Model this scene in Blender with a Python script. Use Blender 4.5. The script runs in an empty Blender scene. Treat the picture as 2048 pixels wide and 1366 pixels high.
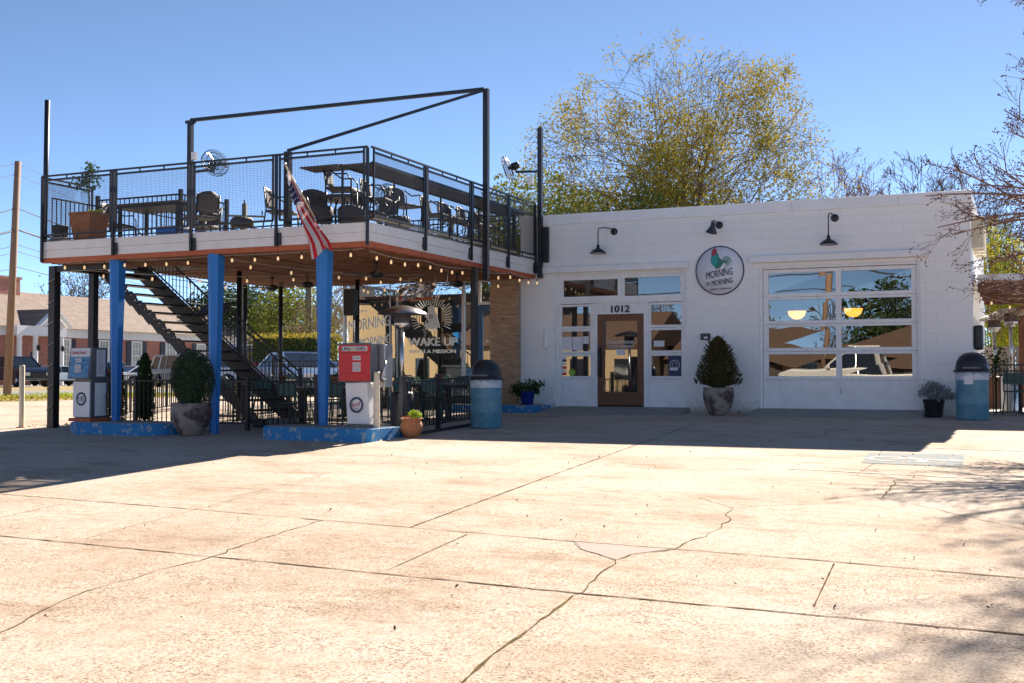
import bpy, bmesh, math, random
from mathutils import Vector, Matrix
random.seed(7)
R = math.radians
SC = bpy.context.scene
COL = SC.collection
# ---------------------------------------------------------------- camera
F_PX, YAW, PITCH, CAMZ = 2300.0, R(23.83), math.atan(67/2300.0), 0.8
FW = Vector((-math.sin(YAW)*math.cos(PITCH), math.cos(YAW)*math.cos(PITCH), math.sin(PITCH)))
RT = Vector((math.cos(YAW), math.sin(YAW), 0)); UP = RT.cross(FW)
CAM = Vector((0, 0, CAMZ))
cd = bpy.data.cameras.new('camera'); cam = bpy.data.objects.new('camera', cd); COL.objects.link(cam)
cd.sensor_width = 36; cd.lens = F_PX/2048*36; cd.clip_start = .1; cd.clip_end = 2000
cam.matrix_world = Matrix.Translation(CAM) @ Matrix((RT, UP, -FW)).transposed().to_4x4()
SC.camera = cam
# ---------------------------------------------------------------- light
SUN_EL, SUN_AZ = R(32.6), R(3.5)
w = bpy.data.worlds.new('World'); SC.world = w; w.use_nodes = True
nt = w.node_tree; bg = nt.nodes['Background']
sky = nt.nodes.new('ShaderNodeTexSky'); sky.sky_type = 'NISHITA'; sky.sun_disc = False
sky.sun_elevation = SUN_EL; sky.sun_rotation = SUN_AZ; sky.air_density = 0.5; sky.dust_density = 2.0; sky.ozone_density = 2.0; sky.altitude = 6000
wb = nt.nodes.new('ShaderNodeMix'); wb.data_type = 'RGBA'; wb.blend_type = 'MULTIPLY'; wb.inputs[0].default_value = 1; wb.inputs[7].default_value = (1, .98, .86, 1)   # white balance of the whole sky
nt.links.new(sky.outputs[0], wb.inputs[6]); nt.links.new(wb.outputs[2], bg.inputs[0]); bg.inputs[1].default_value = 0.05
sd = bpy.data.lights.new('sun', 'SUN'); sd.energy = 2.0; sd.angle = R(.5); sd.color = (1, .89, .77)
sun = bpy.data.objects.new('sun', sd); COL.objects.link(sun)
SUN = Vector((math.cos(SUN_EL)*math.sin(SUN_AZ), math.cos(SUN_EL)*math.cos(SUN_AZ), math.sin(SUN_EL)))
sun.rotation_euler = SUN.to_track_quat('Z', 'Y').to_euler(); sun.location = (0, 30, 40)
SC.view_settings.view_transform = 'Standard'; SC.view_settings.look = 'None'; SC.view_settings.gamma = 1
SC.view_settings.exposure = 2.8
# ---------------------------------------------------------------- helpers
YW = 24.18; SL = .036                       # shop front plane; fall of the concrete lot towards the street
def gz(y): return -SL*min(max(0, YW-y), YW) + .1*min(max(0, -y), 4.5)
def ray(u, v): return FW*F_PX + RT*(u-1024) + UP*(683-v)
def at(u, v, x=None, y=None, z=None, d=None):  # point of the photograph on a known plane
    r = ray(u, v)
    if x is not None: t = x/r.x
    elif y is not None: t = y/r.y
    elif z is not None: t = (z-CAMZ)/r.z
    else: t = d/F_PX
    return CAM + r*t
def gr(u, v):
    r = ray(u, v); t = (-SL*YW-CAMZ)/(r.z-SL*r.y); p = CAM+r*t
    if p.y > YW: p = CAM + r*(-CAMZ/r.z)
    return p
WL = {}
def wl(o): return WL.get(o.name, Vector((0, 0, 0))) if o else Vector((0, 0, 0))
def tag(o, label=None, cat=None, group=None, kind=None):
    if label: o['label'] = label
    if cat: o['category'] = cat
    if group: o['group'] = group
    if kind: o['kind'] = kind
    return o
def thing(name, label, cat, loc=(0, 0, 0), group=None, rz=0):
    o = bpy.data.objects.new(name, None); COL.objects.link(o); o.location = loc; o.rotation_euler.z = rz
    o.empty_display_size = .1; WL[o.name] = Vector(loc); tag(o, label, cat, group); return o
def copy_tree(o, parent=None):
    c = o.copy(); COL.objects.link(c)
    if parent: c.parent = parent
    for ch in o.children: copy_tree(ch, c)
    return c
def put(o, loc, rz=0, s=None):
    o.location = loc; o.rotation_euler = (0, 0, rz)
    if s: o.scale = (s, s, s)
    return o
class MB:
    def __init__(s): s.v = []; s.f = []; s.m = []; s.mi = 0; s.sm = []; s.smooth = False
    def add(s, vs, fs):
        b = len(s.v); s.v.extend(Vector(p) for p in vs)
        for f in fs: s.f.append([b+i for i in f]); s.m.append(s.mi); s.sm.append(s.smooth)
        return s
    def box(s, x0, x1, y0, y1, z0, z1):
        return s.add([(x0,y0,z0),(x1,y0,z0),(x1,y1,z0),(x0,y1,z0),(x0,y0,z1),(x1,y0,z1),(x1,y1,z1),(x0,y1,z1)],
            [(0,3,2,1),(4,5,6,7),(0,1,5,4),(1,2,6,5),(2,3,7,6),(3,0,4,7)])
    def cbox(s, c, sx, sy, sz, rz=0, taper=1):      # c = bottom centre
        q = []
        for k, zz in ((1, 0), (taper, sz)):
            for a, b in ((-1,-1),(1,-1),(1,1),(-1,1)):
                x, y = a*sx/2*k, b*sy/2*k
                q.append((c[0]+x*math.cos(rz)-y*math.sin(rz), c[1]+x*math.sin(rz)+y*math.cos(rz), c[2]+zz))
        return s.add(q, [(0,3,2,1),(4,5,6,7),(0,1,5,4),(1,2,6,5),(2,3,7,6),(3,0,4,7)])
    def bar(s, p, q, w, h=None, up=(0, 0, 1)):
        p = Vector(p); q = Vector(q); h = h or w; d = (q-p)
        if d.length < 1e-6: return s
        d.normalize(); u = Vector(up)
        if abs(d.dot(u)) > .98: u = Vector((0, 1, 0))
        r = d.cross(u).normalized(); u = r.cross(d)
        vs = [e + r*a*w/2 + u*b*h/2 for e in (p, q) for a, b in ((-1,-1),(1,-1),(1,1),(-1,1))]
        return s.add(vs, [(0,1,2,3),(7,6,5,4),(0,4,5,1),(1,5,6,2),(2,6,7,3),(3,7,4,0)])
    def tube(s, pts, r, n=8, cap=True):
        pts = [Vector(p) for p in pts]; rs = r if isinstance(r, (list, tuple)) else [r]*len(pts)
        b = len(s.v); k = len(pts); pr = None
        for i, p in enumerate(pts):
            d = (pts[min(i+1, k-1)]-pts[max(i-1, 0)])
            d = d.normalized() if d.length > 1e-9 else Vector((0, 0, 1))
            if pr is None:
                a = Vector((0, 0, 1)) if abs(d.z) < .9 else Vector((1, 0, 0)); pr = d.cross(a).normalized()
            else:
                pr = pr - d*pr.dot(d); pr = pr.normalized() if pr.length > 1e-6 else d.orthogonal().normalized()
            q = d.cross(pr)
            for j in range(n):
                t = 2*math.pi*j/n; s.v.append(p + pr*math.cos(t)*rs[i] + q*math.sin(t)*rs[i])
        for i in range(k-1):
            for j in range(n):
                j2 = (j+1) % n
                s.f.append([b+i*n+j, b+i*n+j2, b+(i+1)*n+j2, b+(i+1)*n+j]); s.m.append(s.mi); s.sm.append(True)
        if cap and n > 3:
            s.f.append([b+j for j in range(n)][::-1]); s.m.append(s.mi); s.sm.append(False)
            s.f.append([b+(k-1)*n+j for j in range(n)]); s.m.append(s.mi); s.sm.append(False)
        return s
    def lathe(s, c, prof, n=24, sy=1, axis=None):
        b = len(s.v); c = Vector(c)
        M = Vector(axis).to_track_quat('Z', 'Y').to_matrix() if axis else None
        for r, z in prof:
            for j in range(n):
                t = 2*math.pi*j/n; p = Vector((r*math.cos(t), r*sy*math.sin(t), z))
                s.v.append(c + (M @ p if M else p))
        k = len(prof)
        for i in range(k-1):
            for j in range(n):
                j2 = (j+1) % n
                s.f.append([b+i*n+j, b+i*n+j2, b+(i+1)*n+j2, b+(i+1)*n+j]); s.m.append(s.mi); s.sm.append(True)
        return s
    def prism(s, poly, y0, y1, plane='xz', origin=(0, 0, 0)):
        n = len(poly); ox, oy, oz = origin
        def P(a, b, c):
            if plane == 'xz': return (ox+a, oy+c, oz+b)
            if plane == 'yz': return (ox+c, oy+a, oz+b)
            return (ox+a, oy+b, oz+c)
        vs = [P(a, b, y0) for a, b in poly] + [P(a, b, y1) for a, b in poly]
        fs = [list(range(n)), list(range(2*n-1, n-1, -1))] + [(i, i+n, (i+1) % n+n, (i+1) % n) for i in range(n)]
        return s.add(vs, fs)
    def ring(s, c, rad, r, axis=(0, 1, 0), n=24, m=6, sy=1):
        M = Vector(axis).to_track_quat('Z', 'Y').to_matrix(); c = Vector(c)
        return s.tube([c + M @ Vector((rad*math.cos(2*math.pi*i/n), sy*rad*math.sin(2*math.pi*i/n), 0)) for i in range(n+1)], r, m, False)
    def quad(s, a, b, c, d): return s.add([a, b, c, d], [(0, 1, 2, 3)])
    def build(s, name, mats, parent=None, bevel=0, recalc=True):
        if not isinstance(mats, (list, tuple)): mats = [mats]
        o0 = wl(parent); me = bpy.data.meshes.new(name)
        me.from_pydata([tuple(p-o0) for p in s.v], [], s.f)
        for m in mats: me.materials.append(m)
        me.polygons.foreach_set('material_index', s.m); me.polygons.foreach_set('use_smooth', s.sm)
        if recalc and len(s.f) < 20000:
            bm = bmesh.new(); bm.from_mesh(me); bmesh.ops.recalc_face_normals(bm, faces=bm.faces)
            bm.to_mesh(me); bm.free()
        me.update()
        o = bpy.data.objects.new(name, me); COL.objects.link(o)
        if parent: o.parent = parent
        WL[o.name] = o0
        if bevel:
            b = o.modifiers.new('bevel', 'BEVEL'); b.width = bevel; b.segments = 2; b.limit_method = 'ANGLE'
        return o
def sbox(name, m, parent, *a, bevel=0): return MB().box(*a).build(name, m, parent, bevel)
# ---------------------------------------------------------------- materials
def newmat(name):
    m = bpy.data.materials.new(name); m.use_nodes = True; t = m.node_tree
    return m, t, t.nodes['Principled BSDF']
def N(t, ty, **k):
    n = t.nodes.new(ty)
    for a, b in k.items():
        if a[0] == '_': n.inputs[a[1:].replace('_', ' ')].default_value = b
        else: setattr(n, a, b)
    return n
def c4(c): return (c[0], c[1], c[2], 1)
def mat(name, col, rough=.6, metal=0, center=.5, col2=None, scale=4, contrast=.5, bump=0, bscale=60, detail=5, trans=0, spec=.5, coord='Object', stretch=None):
    m, t, p = newmat(name)
    p.inputs['Roughness'].default_value = rough; p.inputs['Metallic'].default_value = metal
    p.inputs['Specular IOR Level'].default_value = spec
    col2 = col2 or tuple(c*.8 for c in col)
    tc = N(t, 'ShaderNodeTexCoord'); mp = N(t, 'ShaderNodeMapping')
    if stretch: mp.inputs['Scale'].default_value = stretch
    t.links.new(tc.outputs[coord], mp.inputs[0])
    n = N(t, 'ShaderNodeTexNoise', _Scale=scale, _Detail=detail, _Roughness=.6); t.links.new(mp.outputs[0], n.inputs['Vector'])
    r = N(t, 'ShaderNodeValToRGB'); e = r.color_ramp.elements
    e[0].position = center-contrast/2; e[1].position = center+contrast/2; e[0].color = c4(col2); e[1].color = c4(col)
    t.links.new(n.outputs[0], r.inputs[0]); t.links.new(r.outputs[0], p.inputs['Base Color'])
    if bump:
        b = N(t, 'ShaderNodeBump', _Strength=bump, _Distance=.01); n2 = N(t, 'ShaderNodeTexNoise', _Scale=bscale, _Detail=4)
        t.links.new(mp.outputs[0], n2.inputs['Vector']); t.links.new(n2.outputs[0], b.inputs['Height']); t.links.new(b.outputs[0], p.inputs['Normal'])
    if trans:
        tr = N(t, 'ShaderNodeBsdfTranslucent'); mx = N(t, 'ShaderNodeMixShader'); mx.inputs[0].default_value = trans
        t.links.new(r.outputs[0], tr.inputs[0]); t.links.new(p.outputs[0], mx.inputs[1]); t.links.new(tr.outputs[0], mx.inputs[2])
        t.links.new(mx.outputs[0], t.nodes['Material Output'].inputs[0])
    return m
def glow(name, col, s):
    m, t, p = newmat(name); p.inputs['Emission Color'].default_value = c4(col); p.inputs['Emission Strength'].default_value = s
    p.inputs['Base Color'].default_value = c4(col); return m
def glassmat(name, refl=.22, tint=(.85, .9, .9), wave=0, wscale=1.2, wd=.01, stretch=(1, 1, 1)):
    m, t, p = newmat(name); t.nodes.remove(p)
    tr = N(t, 'ShaderNodeBsdfTransparent'); tr.inputs[0].default_value = c4(tint)
    gl = N(t, 'ShaderNodeBsdfGlossy'); gl.inputs['Roughness'].default_value = 0.0; gl.inputs[0].default_value = (.95, .93, .86, 1)
    fr = N(t, 'ShaderNodeFresnel'); fr.inputs[0].default_value = 1.5
    ad = N(t, 'ShaderNodeMath', operation='ADD'); ad.use_clamp = True; ad.inputs[1].default_value = refl
    t.links.new(fr.outputs[0], ad.inputs[0]); mx = N(t, 'ShaderNodeMixShader')
    t.links.new(ad.outputs[0], mx.inputs[0]); t.links.new(tr.outputs[0], mx.inputs[1]); t.links.new(gl.outputs[0], mx.inputs[2])
    t.links.new(mx.outputs[0], t.nodes['Material Output'].inputs[0])
    if wave:
        tc = N(t, 'ShaderNodeTexCoord'); mp = N(t, 'ShaderNodeMapping'); mp.inputs['Scale'].default_value = stretch
        n = N(t, 'ShaderNodeTexNoise', _Scale=wscale, _Detail=0.5); b = N(t, 'ShaderNodeBump', _Strength=wave, _Distance=wd)
        t.links.new(tc.outputs['Object'], mp.inputs[0]); t.links.new(mp.outputs[0], n.inputs['Vector'])
        t.links.new(n.outputs[0], b.inputs['Height']); t.links.new(b.outputs[0], gl.inputs['Normal'])
    return m
def brickmat(name, c1, c2, mortar, bw, bh, msize, rough=.8, plane='xz', bump=.5, offs=.5, var=.5, dist=.01, n2=None):
    m, t, p = newmat(name); p.inputs['Roughness'].default_value = rough
    tc = N(t, 'ShaderNodeTexCoord'); sp = N(t, 'ShaderNodeSeparateXYZ'); cb = N(t, 'ShaderNodeCombineXYZ')
    geo = N(t, 'ShaderNodeNewGeometry') 
    t.links.new(geo.outputs['Position'], sp.inputs[0])
    if plane == 'xz+': 
        ad = N(t, 'ShaderNodeMath', operation='ADD'); t.links.new(sp.outputs[0], ad.inputs[0]); t.links.new(sp.outputs[1], ad.inputs[1]); t.links.new(ad.outputs[0], cb.inputs[0])
    else: t.links.new(sp.outputs[1 if plane == 'yz' else 0], cb.inputs[0])
    t.links.new(sp.outputs[2], cb.inputs[1])
    b = N(t, 'ShaderNodeTexBrick'); b.offset = offs; b.inputs['Scale'].default_value = 1
    b.inputs['Color1'].default_value = c4(c1); b.inputs['Color2'].default_value = c4(c2); b.inputs['Mortar'].default_value = c4(mortar)
    b.inputs['Mortar Size'].default_value = msize; b.inputs['Brick Width'].default_value = bw; b.inputs['Row Height'].default_value = bh
    b.inputs['Mortar Smooth'].default_value = .3
    t.links.new(cb.outputs[0], b.inputs['Vector'])
    n = N(t, 'ShaderNodeTexNoise', _Scale=1.3, _Detail=6, _Roughness=.65); t.links.new(geo.outputs['Position'], n.inputs['Vector'])
    mx = N(t, 'ShaderNodeMix', data_type='RGBA', blend_type='MULTIPLY'); mx.inputs[0].default_value = var
    rp = N(t, 'ShaderNodeValToRGB'); rp.color_ramp.elements[0].position = .35; rp.color_ramp.elements[0].color = (.62, .6, .58, 1); rp.color_ramp.elements[1].position = .62
    rp.color_ramp.elements[1].color = (1, 1, 1, 1)
    t.links.new(n.outputs[0], rp.inputs[0]); t.links.new(b.outputs[0], mx.inputs[6]); t.links.new(rp.outputs[0], mx.inputs[7]); t.links.new(mx.outputs[2], p.inputs['Base Color'])
    iv = N(t, 'ShaderNodeMath', operation='SUBTRACT'); iv.inputs[0].default_value = 1; t.links.new(b.outputs['Fac'], iv.inputs[1])
    nf = N(t, 'ShaderNodeTexNoise', _Scale=25, _Detail=5); t.links.new(geo.outputs['Position'], nf.inputs['Vector'])
    a2 = N(t, 'ShaderNodeMath', operation='MULTIPLY_ADD'); a2.inputs[1].default_value = .35; t.links.new(nf.outputs[0], a2.inputs[0]); t.links.new(iv.outputs[0], a2.inputs[2])
    bp = N(t, 'ShaderNodeBump', _Strength=bump, _Distance=dist); t.links.new(a2.outputs[0], bp.inputs['Height']); t.links.new(bp.outputs[0], p.inputs['Normal'])
    return m
M = {}
M['white'] = mat('white_paint', (.87,.87,.86), .45, col2=(.80,.79,.78), scale=2.2, contrast=.35, bump=.12, bscale=30)
M['trim'] = mat('aged_white_trim', (.86,.86,.85), .5, col2=(.78,.77,.75), scale=5, contrast=.3, bump=.2, bscale=40)
M['cream'] = mat('cream_paint', (.78,.70,.52), .5, col2=(.60,.52,.36), scale=6, contrast=.4, bump=.1)
M['fascia'] = mat('fascia_metal', (.80,.78,.75), .4, col2=(.70,.67,.63), scale=2.5, contrast=.4, bump=.05)
M['block'] = brickmat('painted_block', (.88,.87,.84), (.865,.855,.83), (.71,.70,.68), .405, .203, .003, .6, 'xz+', .5, .5, .12, .004)
M['brick'] = brickmat('red_brick', (.52,.19,.13), (.42,.14,.095), (.42,.30,.25), .22, .075, .010, .85, 'xz+', .3)
M['stone'] = mat('stacked_stone', (.58,.38,.23), .85, col2=(.33,.20,.12), scale=3, contrast=.35, bump=.9, bscale=30, stretch=(1.2, 1.2, 7))
M['black'] = mat('black_steel', (.028,.034,.042), .42, .3, col2=(.018,.02,.025), scale=8)
M['blk'] = mat('black_plastic', (.02,.022,.026), .35, scale=8)
_m = M['block']; _t = _m.node_tree; _p = _t.nodes['Principled BSDF']; _l = _p.inputs['Base Color'].links[0].from_socket
_g = N(_t, 'ShaderNodeNewGeometry'); _s = N(_t, 'ShaderNodeSeparateXYZ'); _t.links.new(_g.outputs['Position'], _s.inputs[0])   # splashed dirt along the foot of the wall and thin runs below the coping
_n = N(_t, 'ShaderNodeTexNoise', _Scale=7, _Detail=8, _Roughness=.7); _t.links.new(_g.outputs['Position'], _n.inputs['Vector'])
_r = N(_t, 'ShaderNodeMapRange'); _r.inputs[1].default_value = .55; _r.inputs[2].default_value = -.05; _t.links.new(_s.outputs[2], _r.inputs[0])
_a = N(_t, 'ShaderNodeMath', operation='MULTIPLY'); _t.links.new(_n.outputs[0], _a.inputs[0]); _t.links.new(_r.outputs[0], _a.inputs[1])
_c = N(_t, 'ShaderNodeValToRGB'); _c.color_ramp.elements[0].position = .22; _c.color_ramp.elements[1].position = .52; _c.color_ramp.elements[0].color = (1,1,1,1); _c.color_ramp.elements[1].color = (.45,.40,.34,1); _t.links.new(_a.outputs[0], _c.inputs[0])
_x = N(_t, 'ShaderNodeMix', data_type='RGBA', blend_type='MULTIPLY'); _x.inputs[0].default_value = .8; _t.links.new(_l, _x.inputs[6]); _t.links.new(_c.outputs[0], _x.inputs[7]); _t.links.new(_x.outputs[2], _p.inputs['Base Color'])
M['blue'] = mat('blue_paint', (.012,.19,.56), .45, col2=(.16,.28,.45), scale=7, contrast=.05, center=.30, bump=.12, detail=9)
M['curbblue'] = mat('chipped_blue_curb', (.025,.21,.47), .75, col2=(.33,.38,.40), scale=7, contrast=.06, center=.42, bump=.5, bscale=35, detail=9)
M['door_blue'] = mat('blue_door_paint', (.03,.12,.25), .4, scale=5)
M['soffit'] = mat('stained_soffit', (.29,.13,.07), .6, col2=(.13,.052,.028), scale=5, contrast=.3, bump=.2, stretch=(.4, 6, 1))
M['rust'] = mat('rust_red_beam', (.52,.13,.04), .6, col2=(.36,.08,.03), scale=6)
M['deck'] = mat('deck_grey', (.33,.30,.27), .8, scale=8, bump=.2)
M['wood'] = mat('brown_door_wood', (.20,.075,.03), .45, col2=(.11,.04,.016), scale=6, contrast=.5, stretch=(6, 6, .6), bump=.1)
M['conc'] = mat('grey_concrete', (.36,.34,.31), .85, col2=(.25,.235,.21), scale=5, contrast=.5, bump=.3, bscale=60)
M['terra'] = mat('terracotta', (.50,.20,.08), .75, col2=(.36,.13,.055), scale=9, contrast=.4, bump=.15)
M['urn'] = mat('weathered_urn', (.30,.25,.21), .75, col2=(.085,.045,.05), scale=4, contrast=.16, bump=.5, bscale=25)
M['galv'] = mat('galvanised_steel', (.5,.5,.52), .35, .85, scale=10)
M['steel'] = mat('brushed_steel', (.62,.60,.58), .28, 1, scale=12, stretch=(1, 1, .2))
M['red'] = mat('red_enamel', (.62,.012,.03), .3, col2=(.52,.01,.025), scale=4)
M['bluepanel'] = mat('faded_blue_panel', (.02,.15,.36), .35, col2=(.10,.30,.48), scale=5, contrast=.25, stretch=(.6, 1, 2.5))
M['pumpgrey'] = mat('pump_grey', (.09,.10,.115), .4, col2=(.13,.14,.15), scale=6)
M['barrel'] = mat('worn_blue_drum', (.05,.20,.30), .5, col2=(.15,.30,.36), scale=3.2, contrast=.35, bump=.15)
M['liner'] = mat('clear_bag', (.65,.68,.74), .2, col2=(.35,.42,.5), scale=14, contrast=.3)
M['wicker'] = mat('brown_wicker', (.12,.098,.088), .6, col2=(.055,.045,.042), scale=40, contrast=.4, bump=.7, bscale=90)
M['tabletop'] = mat('slatted_grey_top', (.10,.085,.075), .5, col2=(.06,.05,.045), scale=8, stretch=(1, 12, 1), bump=.2)
M['green'] = mat('green_metal', (.05,.13,.11), .45, scale=6)
M['bulb'] = glow('unlit_bulb_glow', (1, .68, .36), .09)  # bulbs are switched off; a faint warm emission is put into their glass
M['brass'] = mat('brass_socket', (.05,.04,.03), .4, .5)
M['cable'] = mat('pale_cable', (.42,.38,.33), .6)
M['wire'] = mat('dark_wire', (.05,.05,.055), .7)
M['polewood'] = mat('pole_wood', (.35,.235,.155), .85, col2=(.25,.14,.085), scale=5, contrast=.5, stretch=(4, 4, .35), bump=.4)
M['polegrey'] = mat('old_pole_wood', (.22,.20,.13), .85, col2=(.14,.12,.08), scale=5, stretch=(4, 4, .35))
M['shingle'] = brickmat('shingle_roof', (.27,.21,.175), (.22,.17,.14), (.15,.105,.08), .5, .16, .012, .9, 'yz', .5)
M['shutter'] = mat('navy_shutter', (.02,.024,.045), .5)
M['curtain'] = mat('curtained_window', (.50,.50,.42), .25, col2=(.34,.36,.30), scale=3, stretch=(1, 5, .6))
M['paper'] = mat('paper', (.78,.78,.80), .6, col2=(.6,.6,.64), scale=30)
M['ink'] = mat('ink', (.012,.012,.016), .5)
M['navy'] = mat('navy_ink', (.012,.035,.11), .5)
M['redink'] = mat('red_ink', (.55,.02,.04), .5)
M['greenink'] = mat('lime_ink', (.35,.55,.08), .5)
M['vinyl'] = mat('white_vinyl', (.80,.80,.80), .5)
M['signwhite'] = mat('sign_white', (.80,.80,.84), .45, col2=(.76,.76,.80), scale=3)
M['pavewood'] = mat('grey_fence_boards', (.38,.31,.26), .85, col2=(.25,.20,.165), scale=5, contrast=.5, stretch=(7, 7, .5))
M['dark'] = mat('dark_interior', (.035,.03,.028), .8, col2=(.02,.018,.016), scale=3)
M['intfloor'] = mat('interior_floor', (.14,.11,.09), .6, scale=3)
M['orange'] = mat('orange_wood', (.50,.17,.04), .5, col2=(.36,.10,.02), scale=6)
M['bark'] = mat('grey_bark', (.17,.13,.095), .9, col2=(.10,.075,.055), scale=4, bump=.4, bscale=30, spec=.1)
M['twig'] = mat('twig_bark', (.14,.10,.075), .95, spec=.1)
M['crape'] = mat('tan_bark', (.30,.19,.125), .8, col2=(.19,.11,.075), scale=5)
M['pod'] = mat('seed_pods', (.15,.06,.05), .8, col2=(.05,.02,.02), scale=3)
def leafm(n, a, b, sc=1.5, tr=.35, ct=.35): return mat(n, a, .8, col2=b, scale=sc, contrast=ct, trans=tr, spec=.1)
M['leaf_gold'] = leafm('golden_leaves', (.46,.33,.05), (.20,.20,.035), .9)
M['leaf_mix'] = leafm('olive_leaves', (.27,.27,.05), (.09,.13,.03), .8)
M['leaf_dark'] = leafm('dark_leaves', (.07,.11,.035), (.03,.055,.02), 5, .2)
M['leaf_box'] = leafm('box_leaves', (.10,.14,.075), (.035,.06,.035), 9, .15)
M['leaf_spruce'] = leafm('spruce_needles', (.065,.085,.03), (.10,.055,.02), 6, .12)
M['leaf_lime'] = leafm('lime_leaves', (.42,.50,.05), (.20,.32,.03), 12, .35)
M['leaf_yel'] = leafm('yellow_bamboo', (.55,.46,.05), (.20,.24,.04), 1.2, .4)
M['leaf_mid'] = leafm('mid_leaves', (.09,.13,.03), (.035,.065,.018), 1.2, .3)
M['leaf_silver'] = leafm('silver_leaves', (.42,.45,.45), (.22,.26,.25), 15, .2)
M['glass'] = glassmat('window_glass', .15, wave=.0)
M['glass_wavy'] = glassmat('wavy_garage_glass', .16, wave=.17, wscale=.9, wd=.05, stretch=(1, 1, .8))
M['glass_shop'] = glassmat('shop_glass', .24, (.8,.85,.85), wave=.06, wscale=.5, wd=.04)
M['tyre'] = mat('tyre_rubber', (.02,.02,.02), .8)
M['carglass'] = mat('car_glass', (.015,.02,.028), .05, spec=1)
M['chrome'] = mat('chrome', (.7,.7,.72), .12, 1)
M['lampglass'] = mat('headlamp', (.75,.77,.8), .1)
M['tail'] = mat('tail_lamp', (.55,.01,.01), .2)
# ---------------------------------------------------------------- lettering
def text(s, name, m, parent, O, size=.1, right=(1, 0, 0), up=(0, 0, 1), bold=0, sx=1, slant=0, depth=.004, align='CENTER', space=1, width=None):
    c = bpy.data.curves.new(name, 'FONT'); c.body = s; c.size = 1; c.extrude = 0; c.resolution_u = 3
    c.align_x = align; c.space_character = space
    o = bpy.data.objects.new('tmp_text', c); COL.objects.link(o); bpy.context.view_layer.update()
    me = bpy.data.meshes.new_from_object(o, depsgraph=bpy.context.evaluated_depsgraph_get())
    bpy.data.objects.remove(o); bpy.data.curves.remove(c)
    Rv = Vector(right).normalized(); Uv = Vector(up).normalized(); Nv = Rv.cross(Uv); O = Vector(O)
    if width:
        xs = [v.co.x for v in me.vertices]; sx = width/((max(xs)-min(xs))*size)
    o0 = wl(parent)
    for v in me.vertices:
        x, y = v.co.x*size*sx, v.co.y*size
        v.co = O + Rv*x + Uv*(y + x*slant) + Nv*depth - o0
    if bold:
        n0 = len(me.vertices); vs = [v.co.copy() for v in me.vertices]; fs = [list(p.vertices) for p in me.polygons]; V = list(vs); Fs = list(fs)
        for k, (bx, by) in enumerate(((-1, 0), (1, 0), (0, 1), (0, -1))):
            V += [v + (Rv*bx*min(sx, 1) + Uv*by*.6)*bold*size*1.3 + Nv*.0004*(k+1) for v in vs]; Fs += [[i+n0*(k+1) for i in f] for f in fs]
        me = bpy.data.meshes.new(name); me.from_pydata([tuple(v) for v in V], [], Fs)
    me.materials.clear(); me.materials.append(m); me.name = name
    ob = bpy.data.objects.new(name, me); COL.objects.link(ob)
    if parent: ob.parent = parent
    WL[ob.name] = o0; return ob
# ---------------------------------------------------------------- foliage
def leaves(mb, pts, size, rnd=random, flat=0, n=1, spread=0):
    V = mb.v; Fc = mb.f
    for p in pts:
        for _ in range(n):
            q = Vector(p) + (Vector((rnd.gauss(0,1), rnd.gauss(0,1), rnd.gauss(0,1)))*spread if spread else Vector((0,0,0)))
            s = size*rnd.uniform(.6, 1.4)
            a = Vector((rnd.gauss(0,1), rnd.gauss(0,1), rnd.gauss(0,1))).normalized(); b = a.orthogonal().normalized()
            t = rnd.uniform(0, 6.28); c = a.cross(b); d = b*math.cos(t)+c*math.sin(t); e = a.cross(d)
            k = len(V); V.extend([q-d*s, q+e*s*.45, q+d*s, q-e*s*.45]); Fc.append([k, k+1, k+2, k+3]); mb.m.append(mb.mi); mb.sm.append(False)
BOUND = [None]
def grow(mb, p, d, L, r, lvl, tips, rnd, n=(2, 3), ang=.5, shrink=.72, upb=.15, sides=5, segs=3, jit=.12, rmin=.006, minlvl=0):
    if BOUND[0]:
        c_, ra, rb, rc = BOUND[0]; e_ = Vector(p)+Vector(d).normalized()*L*.7-c_
        if (e_.x/ra)**2+(e_.y/rb)**2+(e_.z/rc)**2 > 1.06: L *= .45
        if (e_.x/ra)**2+(e_.y/rb)**2+(e_.z/rc)**2 > 1.35: return
    pts = [p]; rs = [r]; q = Vector(p); dd = Vector(d).normalized()
    for i in range(segs):
        dd = (dd + Vector((rnd.gauss(0, jit), rnd.gauss(0, jit), rnd.gauss(0, jit)+upb*.3))).normalized()
        q = q + dd*L/segs; pts.append(q.copy()); rs.append(max(rmin, r*(1-.38*(i+1)/segs)))
    mb.tube(pts, rs, max(3, sides), False)
    if lvl <= 2: tips.append((q.copy(), dd.copy(), lvl))
    if lvl == 0: return
    k = rnd.randint(*n)
    for j in range(k):
        base = pts[-1] if j == 0 else pts[rnd.randint(max(1, segs-2), segs)]
        ax = dd.orthogonal().normalized(); ax.rotate(Matrix.Rotation(rnd.uniform(0, 6.28), 3, dd))
        nd = dd.copy(); nd.rotate(Matrix.Rotation(ang*rnd.uniform(.5, 1.3)*(.6 if j == 0 else 1), 3, ax)); nd.z += upb; nd.normalize()
        grow(mb, base, nd, L*shrink*rnd.uniform(.8, 1.2), max(rmin, rs[-1]*(.85 if j == 0 else .65)), lvl-1, tips, rnd, n, ang, shrink, upb, max(3, sides-1), segs if lvl > 2 else 2, jit, rmin)
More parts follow.
